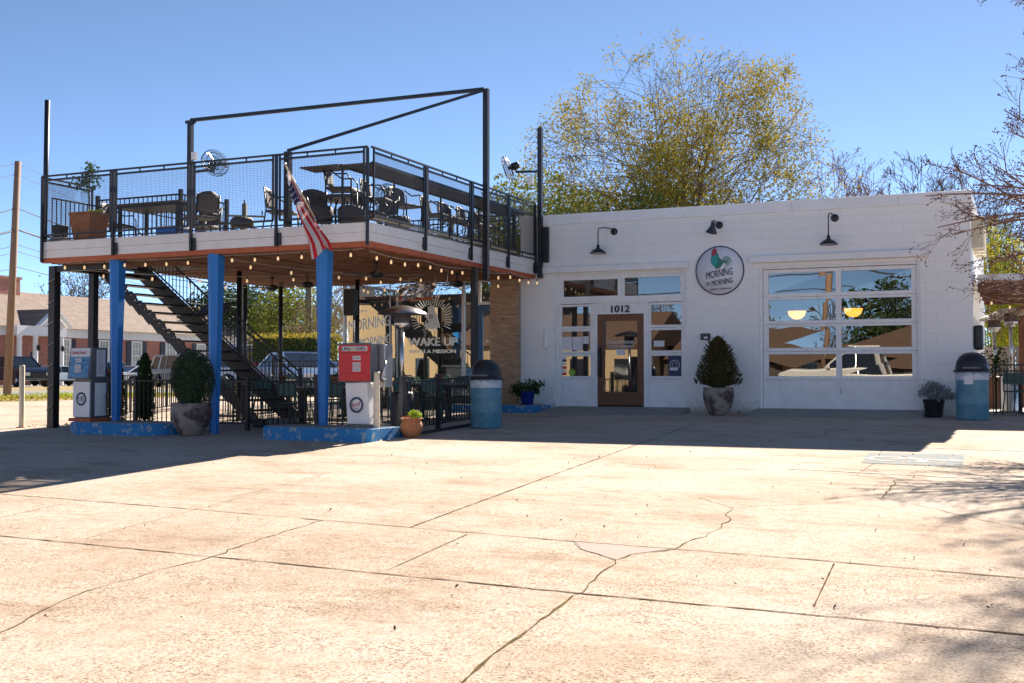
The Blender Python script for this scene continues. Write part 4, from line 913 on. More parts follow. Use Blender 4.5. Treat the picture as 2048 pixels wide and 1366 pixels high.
MB().lathe((ex, 16.479, zi+.42), [(.118, 0), (.118, .004), (.092, .004), (.092, 0)], 32, axis=(0, -1, 0)).build('emblem_ring', M['navy'], o)
mb = MB()
for i in range(36): a = i*math.pi/18; mb.bar((ex+.11*math.cos(a), 16.477, zi+.42+.11*math.sin(a)), (ex+.13*math.cos(a), 16.477, zi+.42+.13*math.sin(a)), .004, .01)
mb.build('emblem_teeth', M['navy'], o)
text('PURE', 'lettering', M['navy'], o, (ex, 16.470, zi+.375), .14, width=.165)
MB().tube([(px+.27, 16.84, zi+1.0), (px+.36, 16.8, zi+.8), (px+.36, 16.75, zi+.3), (px+.32, 16.8, zi+.12), (px+.26, 16.85, zi+.5)], .011, 6).build('hose', M['blk'], o)
# red pump
px = at(712, 800, y=16.4).x+.07; o = thing('fuel_pump', 'old red fuel pump marked UNLEADED with white tapered base', 'fuel pump', (px, 16.75, zi))
MB().box(px-.30, px+.28, 16.44, 16.94, zi, zi+.05).build('plinth', M['pumpgrey'], o)
MB().add([(px-.30, 16.5, zi+.05), (px+.14, 16.5, zi+.05), (px+.14, 16.80, zi+.05), (px-.30, 16.80, zi+.05), (px-.32, 16.46, zi+.74), (px+.10, 16.46, zi+.74), (px+.10, 16.80, zi+.74), (px-.32, 16.80, zi+.74)],
    [(0,3,2,1),(4,5,6,7),(0,1,5,4),(1,2,6,5),(2,3,7,6),(3,0,4,7)]).build('cabinet', M['white'], o, .01)
MB().box(px-.42, px+.22, 16.40, 16.62, zi+.75, zi+1.40).build('head', M['pumpgrey'], o, .01)
MB().box(px-.40, px+.20, 16.385, 16.40, zi+.77, zi+1.24).build('dial_panel', M['red'], o, .006); MB().box(px-.37, px+.17, 16.375, 16.385, zi+.77, zi+.90).build('lower_lip', M['red'], o, .005)
MB().box(px-.40, px+.20, 16.385, 16.40, zi+1.245, zi+1.365).build('name_panel', M['red'], o); MB().box(px-.34, px+.15, 16.380, 16.385, zi+1.265, zi+1.34).build('name_plate', M['paper'], o)
for s_, m_, xx in (('UNL', 'ink', -.245), ('EA', 'greenink', -.105), ('DED', 'ink', .045)): text(s_, 'lettering', M[m_], o, (px+xx, 16.377, zi+1.275), .075, width=.17 if m_ == 'ink' else .10, bold=.02)
for z, s_ in ((1.15, '2244'), (1.04, '2222'), (.96, '3333')): digits(o, px-.05, zi+z, 16.384, s_)
MB().box(px+.12, px+.34, 16.64, 16.90, zi+.66, zi+1.38).build('side_box', M['galv'], o, .01); MB().tube([(px+.36, 16.62, zi+1.1), (px+.38, 16.57, zi+1.0), (px+.32, 16.57, zi+.82), (px+.38, 16.6, zi+.78)], .02, 8).build('nozzle', M['galv'], o)
ec = (px-.10, 16.463, zi+.37)
MB().lathe(ec, [(.122, 0), (.122, .006), (.10, .006), (.10, 0)], 32, axis=(0, -1, .03)).build('emblem_ring', M['navy'], o)
mb = MB()
for i in range(30): a = i*math.pi/15; mb.bar((ec[0]+.115*math.cos(a), ec[1]-.004, ec[2]+.115*math.sin(a)), (ec[0]+.135*math.cos(a), ec[1]-.004, ec[2]+.135*math.sin(a)), .006, .014)
mb.build('emblem_teeth', M['navy'], o)
text('Roost', 'lettering', M['redink'], o, (ec[0], ec[1]-.012, ec[2]-.02), .10, width=.16, bold=.006, slant=.35); text('COFFEE', 'lettering', M['navy'], o, (ec[0], ec[1]-.012, ec[2]-.075), .032, width=.09)
# ---- fences around the patio
def fence(label, pts, posts, z1=.92):
    p0 = Vector(pts[0]); o = thing('picket_fence', label, 'fence', (p0.x, p0.y, gz(p0.y)), 'black patio fences')
    for a, b in zip(pts, pts[1:]): pickets('fence_panel', o, (a[0], a[1], 0), (b[0], b[1], 0), gz, .08, z1)
    for x, y in posts: MB().box(x-.035, x+.035, y-.035, y+.035, gz(y)-.03, gz(y)+z1+.08).box(x-.045, x+.045, y-.045, y+.045, gz(y)+z1+.08, gz(y)+z1+.10).build('post', M['black'], o)
fence('black picket fence along the front of the patio behind the blue columns', [(-17.3, 17.75), (-13.15, 17.6), (-9.75, 17.5)], [(-17.3, 17.75), (-15.9, 17.7), (-13.15, 17.6), (-11.6, 17.56), (-9.75, 17.5)])
fence('black picket fence on the right side of the patio behind the terracotta pot', [(-9.72, 17.35), (-9.62, 18.44), (-9.66, 20.3)], [(-9.72, 17.33), (-9.60, 18.44), (-9.66, 20.3)])
MB().bar((-9.55, 17.6, gz(17.6)+.02), (-9.5, 19.9, gz(19.9)+.03), .06, .05).build('kerb_bar', M['black'], bpy.data.objects['picket_fence.001'])
fence('black picket fence along the rear of the patio in front of the blue van', [(-19.5, 24.6), (-15.4, 24.4)], [(-19.5, 24.6), (-17.5, 24.5), (-15.4, 24.4)], 1.15)
fence('black picket fence on the left side of the patio behind the arborvitae', [(-17.3, 17.8), (-18.6, 21.5), (-19.5, 24.5)], [(-18.3, 20.6), (-18.9, 22.6)], .95)
# ================================================================ DECK AND PATIO FURNITURE
def gback(u, v, d):
    p = gr(u, v); y = p.y+d; return (p.x*y/p.y, y, gz(y))
def curve_back(w_, z0, z1, y, bow, lean=.06, n=8, m=6):
    mb = MB(); 
    for j in range(m+1):
        t = j/m; ww = w_*(1-.25*max(0, t-.55)**1.2*2)
        for i in range(n+1):
            s = i/n*2-1; mb.v.append(Vector((s*ww/2, y+lean*t+bow*(1-s*s), z0+(z1-z0)*t-.05*s*s*(t > .9))))
    for j in range(m):
        for i in range(n): a = j*(n+1)+i; mb.f.append([a, a+1, a+n+2, a+n+1]); mb.m.append(0); mb.sm.append(True)
    return mb
def armchair(name, label, seat_h=.44, back_h=.90, group=None, cat='chair'):
    o = thing(name, label, cat, (0, 0, 0), group); f = 'black'
    MB().box(-.24, .24, -.24, .22, seat_h-.05, seat_h).build('seat', M['wicker'], o, .015)
    b = curve_back(.50, seat_h+.06, back_h, .20, .07).build('backrest', M['wicker'], o); sm = b.modifiers.new('thick', 'SOLIDIFY'); sm.thickness = .02
    for a in (-1, 1):
        MB().tube([(a*.26, -.26, 0), (a*.26, -.24, seat_h+.12), (a*.27, -.16, seat_h+.22), (a*.27, .05, seat_h+.22), (a*.25, .22, seat_h+.34)], .014, 6).build('arm', M[f], o)
        MB().tube([(a*.24, .30, 0), (a*.24, .22, seat_h), (a*.245, .26, back_h-.05)], .014, 6).build('leg', M[f], o)
        MB().tube([(a*.245, -.25, .0), (a*.245, -.23, seat_h-.02)], .012, 6).build('leg', M[f], o)
    if seat_h > .6:
        MB().tube([(-.25, -.25, .22), (.25, -.25, .22), (.24, .27, .22), (-.24, .27, .22), (-.25, -.25, .22)], .010, 6).build('foot_ring', M[f], o)
    return o
def dt(u, v, h=0, z=DZ):   # deck position below a photographed point at height h
    p = at(u, v, z=z+h); return (p.x, p.y, z)
DZF = DZ-.015
ch = armchair('wicker_armchair', 'dark wicker armchair right of the terracotta planter, facing the deck table', .44, .90, 'wicker armchairs on the deck')
chairs = [
 ((-16.62, 17.95), 1.75, None),
 ((-14.3, 17.65), -1.9, 'dark wicker armchair at the right end of the rectangular deck table'),
 ((-15.1, 18.75), .2, 'dark wicker armchair on the far side of the rectangular deck table'),
 ((-12.45, 17.65), 1.9, 'dark wicker armchair standing left of the flag with its seat to the right'),
 ((-11.85, 17.95), .9, 'dark wicker armchair right behind the flag at the round table'),
 ((-11.2, 19.1), -.2, 'dark wicker armchair on the far side of the round deck table'),
 ((-11.0, 18.4), 1.7, 'dark wicker armchair right of the round deck table near the corner'),
 ((-12.9, 21.3), 2.6, 'dark wicker armchair far back on the deck between the poles'),
 ((-11.5, 22.2), -1.2, 'dark wicker armchair at the rear right of the deck behind the stools')]
for i, ((x, y), rz, lb) in enumerate(chairs):
    o = ch if i == 0 else copy_tree(ch)
    put(o, (x, y, DZF), rz)
    if lb: o['label'] = lb
bs = armchair('bar_stool', 'tall wicker bar stool at the front right corner of the deck counter', .76, 1.16, 'tall wicker bar stools at the deck counter', 'bar stool')
for i, ((x, y), rz) in enumerate((((-11.1, 17.55), 1.9), ((-11.15, 18.9), 1.75), ((-11.05, 19.8), 1.4), ((-11.1, 21.2), 1.7), ((-11.1, 22.0), 1.5), ((-11.05, 22.8), 1.7), ((-11.05, 23.45), 1.5))):
    o = bs if i == 0 else copy_tree(bs); put(o, (x, y, DZF), rz)
    if i: o['label'] = 'tall wicker bar stool, '+('second','third','fourth','fifth','sixth','last')[i-1]+' from the front along the deck counter'
tb = thing('dining_table', 'rectangular grey slatted table at the left of the deck', 'table', (-14.75, 18.0, DZF))
tb_pts = [at(213, 402, z=4.14), at(385, 398, z=4.14)]
tx0, tx1, ty = tb_pts[0].x, tb_pts[1].x, (tb_pts[0].y+tb_pts[1].y)/2
mb = MB()
for i in range(9): mb.box(-16.35, -14.62, 17.45+i*.105, 17.545+i*.105, 4.115, 4.14)
mb.build('table_top', M['tabletop'], tb); MB().box(-16.30, -14.67, 17.50, 18.35, 4.07, 4.113).build('apron', M['black'], tb)
for x, y in ((-16.2, 17.55), (-14.77, 17.55), (-16.2, 18.3), (-14.77, 18.3)): MB().box(x-.03, x+.03, y-.03, y+.03, DZF, 4.07).build('leg', M['black'], tb)
tb = thing('round_table', 'round dark table behind the flag on the deck', 'table', (-11.6, 18.5, DZF))
MB().lathe((-11.6, 18.5, 4.10), [(0, 0), (.55, 0), (.56, .015), (.55, .03), (0, .03)], 32).build('table_top', M['tabletop'], tb)
for a in range(4): t = a*math.pi/2+.4; MB().tube([(-11.6+.15*math.cos(t), 18.5+.15*math.sin(t), 4.1), (-11.6+.38*math.cos(t), 18.5+.38*math.sin(t), DZF)], .018, 6).build('leg', M['black'], tb)
def ottoman(x, y, lab, r=.24, h=.42):
    o = thing('wicker_stool', lab, 'stool', (x, y, DZF), 'low wicker stools')
    MB().lathe((x, y, DZF+.12), [(0, h-.12), (r*.8, h-.13), (r, h-.19), (r*.95, 0), (0, 0)], 18).build('seat', M['wicker'], o)
    for a in (.8, 2.4, 3.9, 5.5): MB().tube([(x+r*.7*math.cos(a), y+r*.7*math.sin(a), DZF+.13), (x+r*.9*math.cos(a), y+r*.9*math.sin(a), DZF)], .012, 5).build('leg', M['black'], o)
ottoman(-11.35, 17.25, 'low round wicker stool below the round deck table'); ottoman(-10.85, 17.5, 'low round wicker stool at the front corner of the deck', .26); ottoman(-10.75, 19.0, 'low round wicker stool under the deck counter'); ottoman(-13.0, 17.2, 'low wicker stool at the front edge left of the flag', .22, .3)
o = thing('cooler_box', 'bright blue box on the deck under the rectangular table', 'box', (-14.4, 17.8, DZF))
MB().box(-15.4, -14.85, 17.65, 17.95, DZF, DZF+.26).build('body', M['blue'], o, .02); MB().box(-15.42, -14.83, 17.63, 17.97, DZF+.262, DZF+.31).build('lid', M['white'], o, .01)
# square terracotta planter with a small tree
pl = thing('planter_tree', 'square terracotta planter with a small leafy tree at the left corner of the deck', 'potted tree', (-16.75, 17.3, DZF))
MB().cbox((-16.75, 17.3, DZF), .40, .40, .55, 0, 1.35).build('pot', M['terra'], pl, .012); MB().cbox((-16.75, 17.3, DZF+.55), .56, .56, .05, 0, 1).build('rim', M['terra'], pl, .01)
MB().tube([(-16.75, 17.3, DZF+.5), (-16.77, 17.3, 4.4), (-16.74, 17.3, 4.75)], [.018, .014, .01], 6).build('trunk', M['twig'], pl)
blob_leaves((-16.83, 17.3, 4.62), .32, .3, .22, 330, .035, 3, .8).build('crown', M['leaf_dark'], pl); blob_leaves((-16.72, 17.3, 4.85), .2, .2, .17, 150, .032, 5, .8).build('crown', M['leaf_mid'], pl)
blob_leaves((-16.55, 17.25, DZF+.62), .15, .15, .06, 60, .03, 6, .9).build('foliage', M['leaf_lime'], pl)
o = thing('plant_pot', 'small dark pot on the deck floor beside the corner pole', 'pot', (-17.3, 17.05, DZF))
MB().cbox((-17.25, 17.05, DZF+.12), .20, .20, .24, 0, 1.1).build('pot', M['blk'], o, .01); MB().cbox((-17.25, 17.05, DZF), .3, .24, .12).build('stand', M['deck'], o, .01)
# ---- flag
fl = thing('flag', 'american flag hanging from a slanted wooden staff on the deck rail', 'flag', (-11.4, 16.6, 4.0))
fa, fb = Vector(tuple(at(571, 331, y=16.05))), Vector(tuple(at(618, 415, y=16.62)))
fb2 = fb+(fb-fa)*.25
MB().tube([fa, fb2], .016, 8).build('staff', M['cream'], fl); MB().lathe(fa, [(0, -.02), (.03, 0), (.03, .05), (0, .06)], 10, axis=(fa-fb)).build('finial', M['galv'], fl)
MB().tube([fb2, (fb2.x+.02, CY0-.06, fb2.z-.06)], .02, 6).build('bracket', M['galv'], fl)
# cloth: hoist along the staff, hanging and blowing to the lower right in folds
A0 = at(573, 345, y=16.1); A1 = at(617, 418, y=16.6); B0 = at(597, 425, y=16.1); 
path_l = [at(u, v, y=16.15) for u, v in ((574, 345), (578, 378), (585, 405), (592, 425), (602, 450), (612, 475), (621, 505))]
path_r = [at(u, v, y=16.5) for u, v in ((576, 342), (590, 368), (604, 393), (618, 418), (636, 446), (652, 468), (666, 489))]
nu, nv = 39, 28
def crv(P, t):
    k = t*(len(P)-1); i = min(int(k), len(P)-2); f = k-i
    a, b = P[i], P[i+1]; return a.lerp(b, f)
mb = MB(); grid = {}
for j in range(nv+1):
    t = j/nv
    for i in range(nu+1):
        s = i/nu; p = crv(path_l, t).lerp(crv(path_r, t), s)
        amp = .055*min(1, t*1.6); p = p + Vector((0, amp*math.sin(s*9.5+t*3), amp*.35*math.cos(s*8+t*2)))
        if t > .93: p.z -= (t-.93)*1.4*(.5+.8*math.sin(s*7))
        grid[i, j] = len(mb.v); mb.v.append(p)
for j in range(nv):
    for i in range(nu):
        stripe = int(i/nu*9)
        canton = (j/nv < .40) and (i/nu < .62)
        if canton: m_ = 2
        else: m_ = stripe % 2
        mb.f.append([grid[i, j], grid[i+1, j], grid[i+1, j+1], grid[i, j+1]]); mb.m.append(m_); mb.sm.append(True)
cl = mb.build('cloth', [mat('flag_red', (.72,.02,.035), .7, trans=.35), mat('flag_white', (.72,.68,.62), .7, trans=.35), mat('flag_blue', (.025,.035,.12), .7, trans=.2)], fl, recalc=False)
mb = MB()
for j in range(1, 11, 2):
    for i in range(2, 24, 5):
        p = mb_p = crv(path_l, j/nv).lerp(crv(path_r, j/nv), i/nu); t = j/nv; s = i/nu; amp = .055*min(1, t*1.6)
        p = p + Vector((0, amp*math.sin(s*9.5+t*3)-.012, amp*.35*math.cos(s*8+t*2)))
        q = [(p.x+(.024 if k % 2 == 0 else .010)*math.sin(k*math.pi/5), p.y, p.z+(.024 if k % 2 == 0 else .010)*math.cos(k*math.pi/5)) for k in range(10)]
        mb.add(q, [list(range(10))])
mb.build('stars', M['vinyl'], cl)
# ---- string lights
def strings(label, pts, n, sag=.1, first=.5):
    o = thing('string_lights', label, 'string lights', pts[0], 'strings of bulbs under the canopy'); P = []
    for a, b in zip(pts, pts[1:]):
        a, b = Vector(a), Vector(b)
        for i in range(9): t = i/8; q = a.lerp(b, t); q.z -= sag*4*t*(1-t); P.append(q)
    MB().tube(P, .008, 5).build('cable', M['cable'], o)
    Ls = [0]
    for a, b in zip(P, P[1:]): Ls.append(Ls[-1]+(b-a).length)
    for k in range(n):
        d = Ls[-1]*(k+first)/n; i = max(j for j in range(len(Ls)-1) if Ls[j] <= d); q = P[i].lerp(P[i+1], (d-Ls[i])/max(1e-6, Ls[i+1]-Ls[i]))
        so = MB().tube([q, q-Vector((0, 0, .055))], .012, 6).build('socket', M['brass'], o)
        MB().lathe((q.x, q.y, q.z-.13), [(0, 0), (.016, .01), (.023, .03), (.018, .055), (.010, .075)], 10).build('bulb', M['bulb'], so)
    return o
strings('string of bulbs under the front edge of the canopy', [(-17.3, 16.98, 3.0), (-15.5, 16.98, 2.98), (-13.4, 16.98, 2.98), (-11.1, 16.98, 2.98), (-10.3, 17.0, 2.98)], 14, .02)
strings('string of bulbs under the right edge of the canopy running to the white wall', [(-10.3, 17.2, 2.96), (-10.2, 19, 2.95), (-10.2, 20.9, 2.96), (-9.95, 22.5, 2.99), (-9.9, 24.05, 2.98)], 15, .05)
strings('string of bulbs slanting across the canopy ceiling from the left post', [(-17.2, 17.5, 2.9), (-13.0, 20.5, 2.93), (-10.4, 23.8, 2.92)], 10, .10)
strings('string of bulbs slanting across the canopy ceiling from the middle column', [(-13.2, 17.1, 2.92), (-11.5, 21.5, 2.93), (-15.0, 23.9, 2.9)], 10, .10)
strings('string of bulbs along the rear of the canopy ceiling', [(-17.0, 20.0, 2.9), (-15.0, 22.0, 2.92), (-12.2, 23.9, 2.9)], 8, .08)
# ---- ceiling fans
def cfan(x, y, lab, a0):
    o = thing('ceiling_fan', lab, 'ceiling fan', (x, y, 2.97), 'ceiling fans under the canopy')
    MB().tube([(x, y, 2.98), (x, y, 2.80)], .015, 8).lathe((x, y, 2.92), [(0, .06), (.06, .05), (.02, 0)], 12).build('rod', M['black'], o)
    MB().lathe((x, y, 2.66), [(0, 0), (.07, .01), (.13, .05), (.14, .10), (.08, .14), (.0, .15)], 20).build('motor', M['black'], o)
    for k in range(5):
        a = a0+k*2*math.pi/5; c, s = math.cos(a), math.sin(a)
        MB().add([(x+c*r_-s*h_, y+s*r_+c*h_, 2.73+.012*(h_ > 0)+dz) for dz in (0, .008) for r_, h_ in ((.14, -.04), (.66, -.07), (.68, .06), (.14, .04))], [(0,3,2,1),(4,5,6,7),(0,1,5,4),(1,2,6,5),(2,3,7,6),(3,0,4,7)]).build('blade', M['wicker'], o)
cfan(-11.35, 19.2, 'black ceiling fan behind the right blue column', .3); cfan(-14.0, 20.8, 'black ceiling fan between the middle and right blue columns', .9); cfan(-10.95, 21.9, 'black ceiling fan above the WAKE UP window', 1.2); cfan(-15.2, 21.2, 'black ceiling fan behind the middle blue column', .1)
# ---- wall heater on post, speakers, crumpled hanging heater
o = thing('electric_heater', 'flat black heater panel on the post above the left boxwood', 'heater', (-14.95, 19.0, 2.2))
MB().tube([(-14.95, 19.7, gz(19.7)), (-14.95, 19.7, 2.97)], .055, 10).build('post', M['black'], o)
MB().add([(-15.30, 18.7, 2.02), (-14.60, 18.7, 2.10), (-14.55, 19.0, 2.28), (-15.22, 19.0, 2.26), (-15.30, 18.74, 1.98), (-14.60, 18.74, 2.06), (-14.55, 19.04, 2.24), (-15.22, 19.04, 2.22)], [(0,1,2,3),(7,6,5,4),(0,4,5,1),(1,5,6,2),(2,6,7,3),(3,7,4,0)]).build('panel', M['blk'], o)
MB().box(-15.12, -14.78, 18.80, 18.9, 2.125, 2.13).build('element', M['deck'], o); MB().bar((-14.95, 19.0, 2.2), (-14.95, 19.65, 2.3), .04).build('arm', M['black'], o)
o = thing('speaker', 'small black speaker on the dark post in the middle of the patio', 'speaker', (-14.0, 22.5, 2.3)); MB().box(-14.04, -13.76, 22.3, 22.5, 2.15, 2.75).build('body', M['blk'], o, .02); MB().bar((-13.9, 22.5, 2.5), (-13.87, 22.58, 2.5), .04).build('bracket', M['black'], o)
o = thing('foil_covered_heater', 'hanging heater wrapped in crumpled silver foil under the canopy', 'heater', (-11.2, 20.6, 2.5))
bm = bmesh.new(); bmesh.ops.create_grid(bm, x_segments=14, y_segments=8, size=1); rr = random.Random(4); me = bpy.data.meshes.new('foil')
for v_ in bm.verts: x_, y_ = v_.co.x, v_.co.y; v_.co = Vector((x_*(.40+.06*y_), -.06-.05*(1-y_*y_)+rr.uniform(-.035, .035), y_*.15-.03+x_*.03+rr.uniform(-.02, .02)))
bm.to_mesh(me); bm.free(); me.materials.append(M['steel']); fo = bpy.data.objects.new('foil', me); COL.objects.link(fo); fo.parent = o; fo.location = (.1, -.1, .03)
MB().box(-11.6, -10.9, 20.5, 20.72, 2.32, 2.45).build('body', M['rust'], o, .03)
mb = MB()
for x in (-11.45, -10.85): mb.tube([(x, 20.6, 2.97), (x+.1, 20.6, 2.5)], .006, 5)
mb.tube([(-10.8, 20.6, 2.97), (-10.5, 20.6, 2.9), (-10.55, 20.6, 2.5)], .006, 5).build('chain', M['galv'], o)
# ---- patio heaters
def heater(x, y, z, lab, base='pumpgrey', h=2.25, grp='mushroom patio heaters'):
    o = thing('patio_heater', lab, 'patio heater', (x, y, z), grp)
    MB().lathe((x, y, z), [(.21, 0), (.21, .70), (.18, .74), (0, .75)], 20).build('base', M[base], o)
    MB().tube([(x, y, z+.74), (x, y, z+h-.42)], .038, 12).build('pole', M['steel'], o)
    MB().lathe((x, y, z+h-.42), [(.03, 0), (.12, .03), (.14, .08), (.14, .12)], 20).build('burner', M['steel'], o)
    MB().lathe((x, y, z+h-.30), [(.14, 0), (.14, .18), (.12, .19), (0, .19)], 20).build('grille', M['wicker'], o)
    MB().lathe((x, y, z+h-.14), [(.44, 0), (.42, .03), (.25, .11), (.1, .15), (0, .16), (0, .15), (.24, .10), (.42, .02), (.44, 0)], 28).build('reflector', M['steel'], o); return o
p = gr(790, 868); heater(p.x+.05, p.y+.15, gz(p.y), 'tall steel mushroom heater behind the terracotta pot', 'blk')
# ---- green metal chairs and tables on the patio
def bistro(label):
    o = thing('metal_chair', label, 'chair', (0, 0, 0), 'green metal chairs on the patio')
    MB().box(-.20, .20, -.20, .20, .44, .465).build('seat', M['green'], o, .01)
    mb = MB().tube([(-.2, .2, .45), (-.2, .24, .80), (-.14, .25, .86), (.14, .25, .86), (.2, .24, .80), (.2, .2, .45)], .013, 6).ring((0, .235, .68), .11, .010, (0, 1, -.1), 18, 5).box(-.19, .19, .24, .25, .60, .82); mb.build('backrest', M['green'], o)
    for a in (-1, 1):
        for b in (-1, 1): MB().tube([(a*.18, b*.18, .44), (a*.23, b*.24, 0)], .013, 6).build('leg', M['green'], o)
    return o
bt = bistro('green metal chair at the left end of the front patio table')
def ptable(x, y, lab, L=1.5):
    o = thing('patio_table', lab, 'table', (x, y, gz(y)), 'long pale patio tables'); z = gz(y)
    MB().box(x-L/2, x+L/2, y-.36, y+.36, z+.72, z+.76).build('table_top', M['conc'], o, .006); MB().box(x-L/2+.02, x+L/2-.02, y-.34, y+.34, z+.66, z+.718).build('apron', M['black'], o)
    for a in (-1, 1): MB().box(x+a*(L/2-.3)-.04, x+a*(L/2-.3)+.04, y-.04, y+.04, z+.02, z+.66).box(x+a*(L/2-.3)-.05, x+a*(L/2-.3)+.05, y-.25, y+.25, z, z+.03).build('leg', M['black'], o)
tabs = [(-14.6, 20.2, 1.7), (-12.4, 19.3, 1.9), (-12.9, 21.6, 1.9), (-16.3, 22.2, 1.6), (-11.0, 21.0, 1.2)]
tl_ = ('patio table nearest the stair', 'patio table by the front fence', 'patio table in the middle of the patio', 'patio table at the rear left of the patio', 'small patio table beside the WAKE UP window')
for (x, y, L), lb in zip(tabs, tl_): ptable(x, y, 'long '+lb if 'small' not in lb else lb, L)
k = 0; names = ['first', 'second', 'third', 'fourth', 'fifth', 'sixth', 'seventh', 'eighth', 'ninth', 'tenth', 'eleventh', 'twelfth', 'thirteenth', 'fourteenth', 'fifteenth', 'sixteenth']
for ti, (x, y, L) in enumerate(tabs):
    for j, (dx, dy, rz) in enumerate(((-L*.25, -.62, math.pi), (L*.25, -.60, math.pi+.2), (-L*.25, .62, 0), (L*.22, .64, .15))):
        o = bt if k == 0 else copy_tree(bt); put(o, (x+dx, y+dy, gz(y+dy)), rz)
        o['label'] = 'green metal chair, '+('near left', 'near right', 'far left', 'far right')[j]+' of the '+tl_[ti]; k += 1
for i, (x, y, lb) in enumerate(((-13.55, 20.2, 'left small terracotta pot on the table nearest the stair'), (-12.3, 19.3, 'small terracotta pot on the front patio table'), (-10.9, 21.0, 'small terracotta pot on the table by the window'))):
    z = gz(tabs[(0, 1, 4)[i]][1])+.76; x = x if i else -14.2
    o = thing('flower_pot', lb, 'flower pot', (x, y, z), 'small terracotta pots on the patio tables'); MB().lathe((x, y, z), [(0, 0), (.06, 0), (.085, .15), (.095, .15), (.095, .18), (.07, .18), (0, .16)], 16).build('pot', M['terra'], o)
    blob_leaves((x, y, z+.22), .09, .09, .07, 50, .025, 20+i, .9).build('foliage', M['leaf_mid'], o)
# ---- barrels
def barrel(x, y, z, lab, notice=False):
    o = thing('litter_barrel', lab, 'litter barrel', (x, y, z), 'blue steel drums used as litter bins'); pr = [(0, 0), (.285, 0), (.29, .02)]
    for zz_ in (.30, .57): pr += [(.288, zz_-.02), (.298, zz_), (.288, zz_+.02)]
    pr += [(.288, .86), (.295, .88), (.27, .88), (0, .87)]
    MB().lathe((x, y, z), pr, 40).build('drum', M['barrel'], o)
    MB().lathe((x, y, z), [(.293, .74), (.299, .765), (.296, .79), (.301, .82), (.302, .885), (.28, .89)], 40).build('bin_liner', M['liner'], o)
    MB().lathe((x, y, z+.885), [(.33, 0), (.335, .03), (.30, .05), (.295, .10), (.275, .20), (.22, .30), (.13, .36), (0, .38)], 40).build('lid', M['blk'], o)
    MB().box(x-.16, x+.16, y-.30, y-.24, z+.95, z+.98).build('flap_edge', M['pumpgrey'], o)
    if notice: MB().box(x-.13, x+.03, y-.312, y-.303, z+.66, z+.82).build('notice', M['paper'], o)
barrel(*gback(972, 858, .28), 'blue drum litter bin with domed black lid by the stone pier')
barrel(*gback(1945, 841, .28), 'blue drum litter bin with domed black lid at the right corner of the shop', True)
# ---- potted plants
def urn(x, y, z, pr, m, parent): return MB().lathe((x, y, z), pr, 36).build('pot', M[m], parent)
x, y, z = gback(382, 875, .33)
o = thing('potted_boxwood', 'round boxwood in a large weathered urn left of the middle blue column', 'potted shrub', (x, y, z))
urn(x, y, z, [(0, 0), (.17, 0), (.20, .03), (.32, .22), (.36, .38), (.355, .46), (.33, .50), (.34, .53), (.355, .56), (.34, .585), (.30, .58), (.28, .53), (0, .52)], 'urn', o)
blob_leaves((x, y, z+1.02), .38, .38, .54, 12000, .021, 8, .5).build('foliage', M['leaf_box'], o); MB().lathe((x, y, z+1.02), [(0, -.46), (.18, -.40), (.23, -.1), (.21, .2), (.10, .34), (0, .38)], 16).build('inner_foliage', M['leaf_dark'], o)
x, y, z = gback(1437, 832, .28)
o = thing('potted_cone_shrub', 'bronze green cone shaped conifer in a weathered urn by the white wall', 'potted shrub', (x, y, z))
urn(x, y, z, [(0, 0), (.15, 0), (.19, .03), (.27, .18), (.315, .36), (.315, .48), (.30, .52), (.315, .55), (.30, .57), (.26, .55), (0, .5)], 'urn', o)
rnd = random.Random(9); P = []; mb = MB()
for _ in range(9000):
    t = rnd.random()**1.25; a = rnd.uniform(0, 6.283); rr_ = .47*(1-t)**.62*(.5+.5*min(1, t*5+.45))*(1+.10*math.sin(5*a+t*9)+rnd.gauss(0, .09)); k = rnd.random()**.35
    P.append((x+rr_*k*math.cos(a), y+rr_*k*math.sin(a), z+.56+1.06*t+rr_*k*.25))
leaves(mb, P, .024, rnd); 
for _ in range(160):
    t = rnd.random()*.9; a = rnd.uniform(0, 6.283); rr_ = .46*(1-t)**.62; b_ = Vector((x+rr_*math.cos(a), y+rr_*math.sin(a), z+.60+1.06*t)); e = b_+Vector((math.cos(a)*.07, math.sin(a)*.07, .10)); mb.tube([b_, e], [.012, .003], 4, False)
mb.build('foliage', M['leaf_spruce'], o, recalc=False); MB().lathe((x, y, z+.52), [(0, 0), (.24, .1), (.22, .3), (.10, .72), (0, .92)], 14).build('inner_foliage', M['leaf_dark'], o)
x, y, z = gback(823, 877, .18)
o = thing('potted_succulent', 'rounded terracotta pot with a lime green plant in front of the fence', 'potted plant', (x, y, z))
urn(x, y, z, [(0, 0), (.10, 0), (.13, .02), (.185, .12), (.195, .19), (.17, .26), (.155, .285), (.19, .31), (.20, .325), (.17, .33), (.15, .29), (0, .28)], 'terra', o)
blob_leaves((x+.06, y, z+.39), .13, .12, .08, 300, .024, 4, .9).build('foliage', M['leaf_lime'], o); blob_leaves((x-.1, y, z+.345), .07, .06, .03, 50, .015, 6, .9).build('dry_foliage', M['terra'], o)
p = gr(1060, 805); x, y, z = -10.05, 23.6, .136
o = thing('potted_kalanchoe', 'bushy green plant in a glossy blue pot beside the stone pier', 'potted plant', (x, y, z))
M['bluepot'] = mat('glossy_blue_glaze', (.012,.03,.22), .15); urn(x, y, z, [(0, 0), (.12, 0), (.13, .03), (.17, .27), (.185, .28), (.185, .30), (.16, .30), (0, .27)], 'bluepot', o)
rnd = random.Random(12); mb = MB()
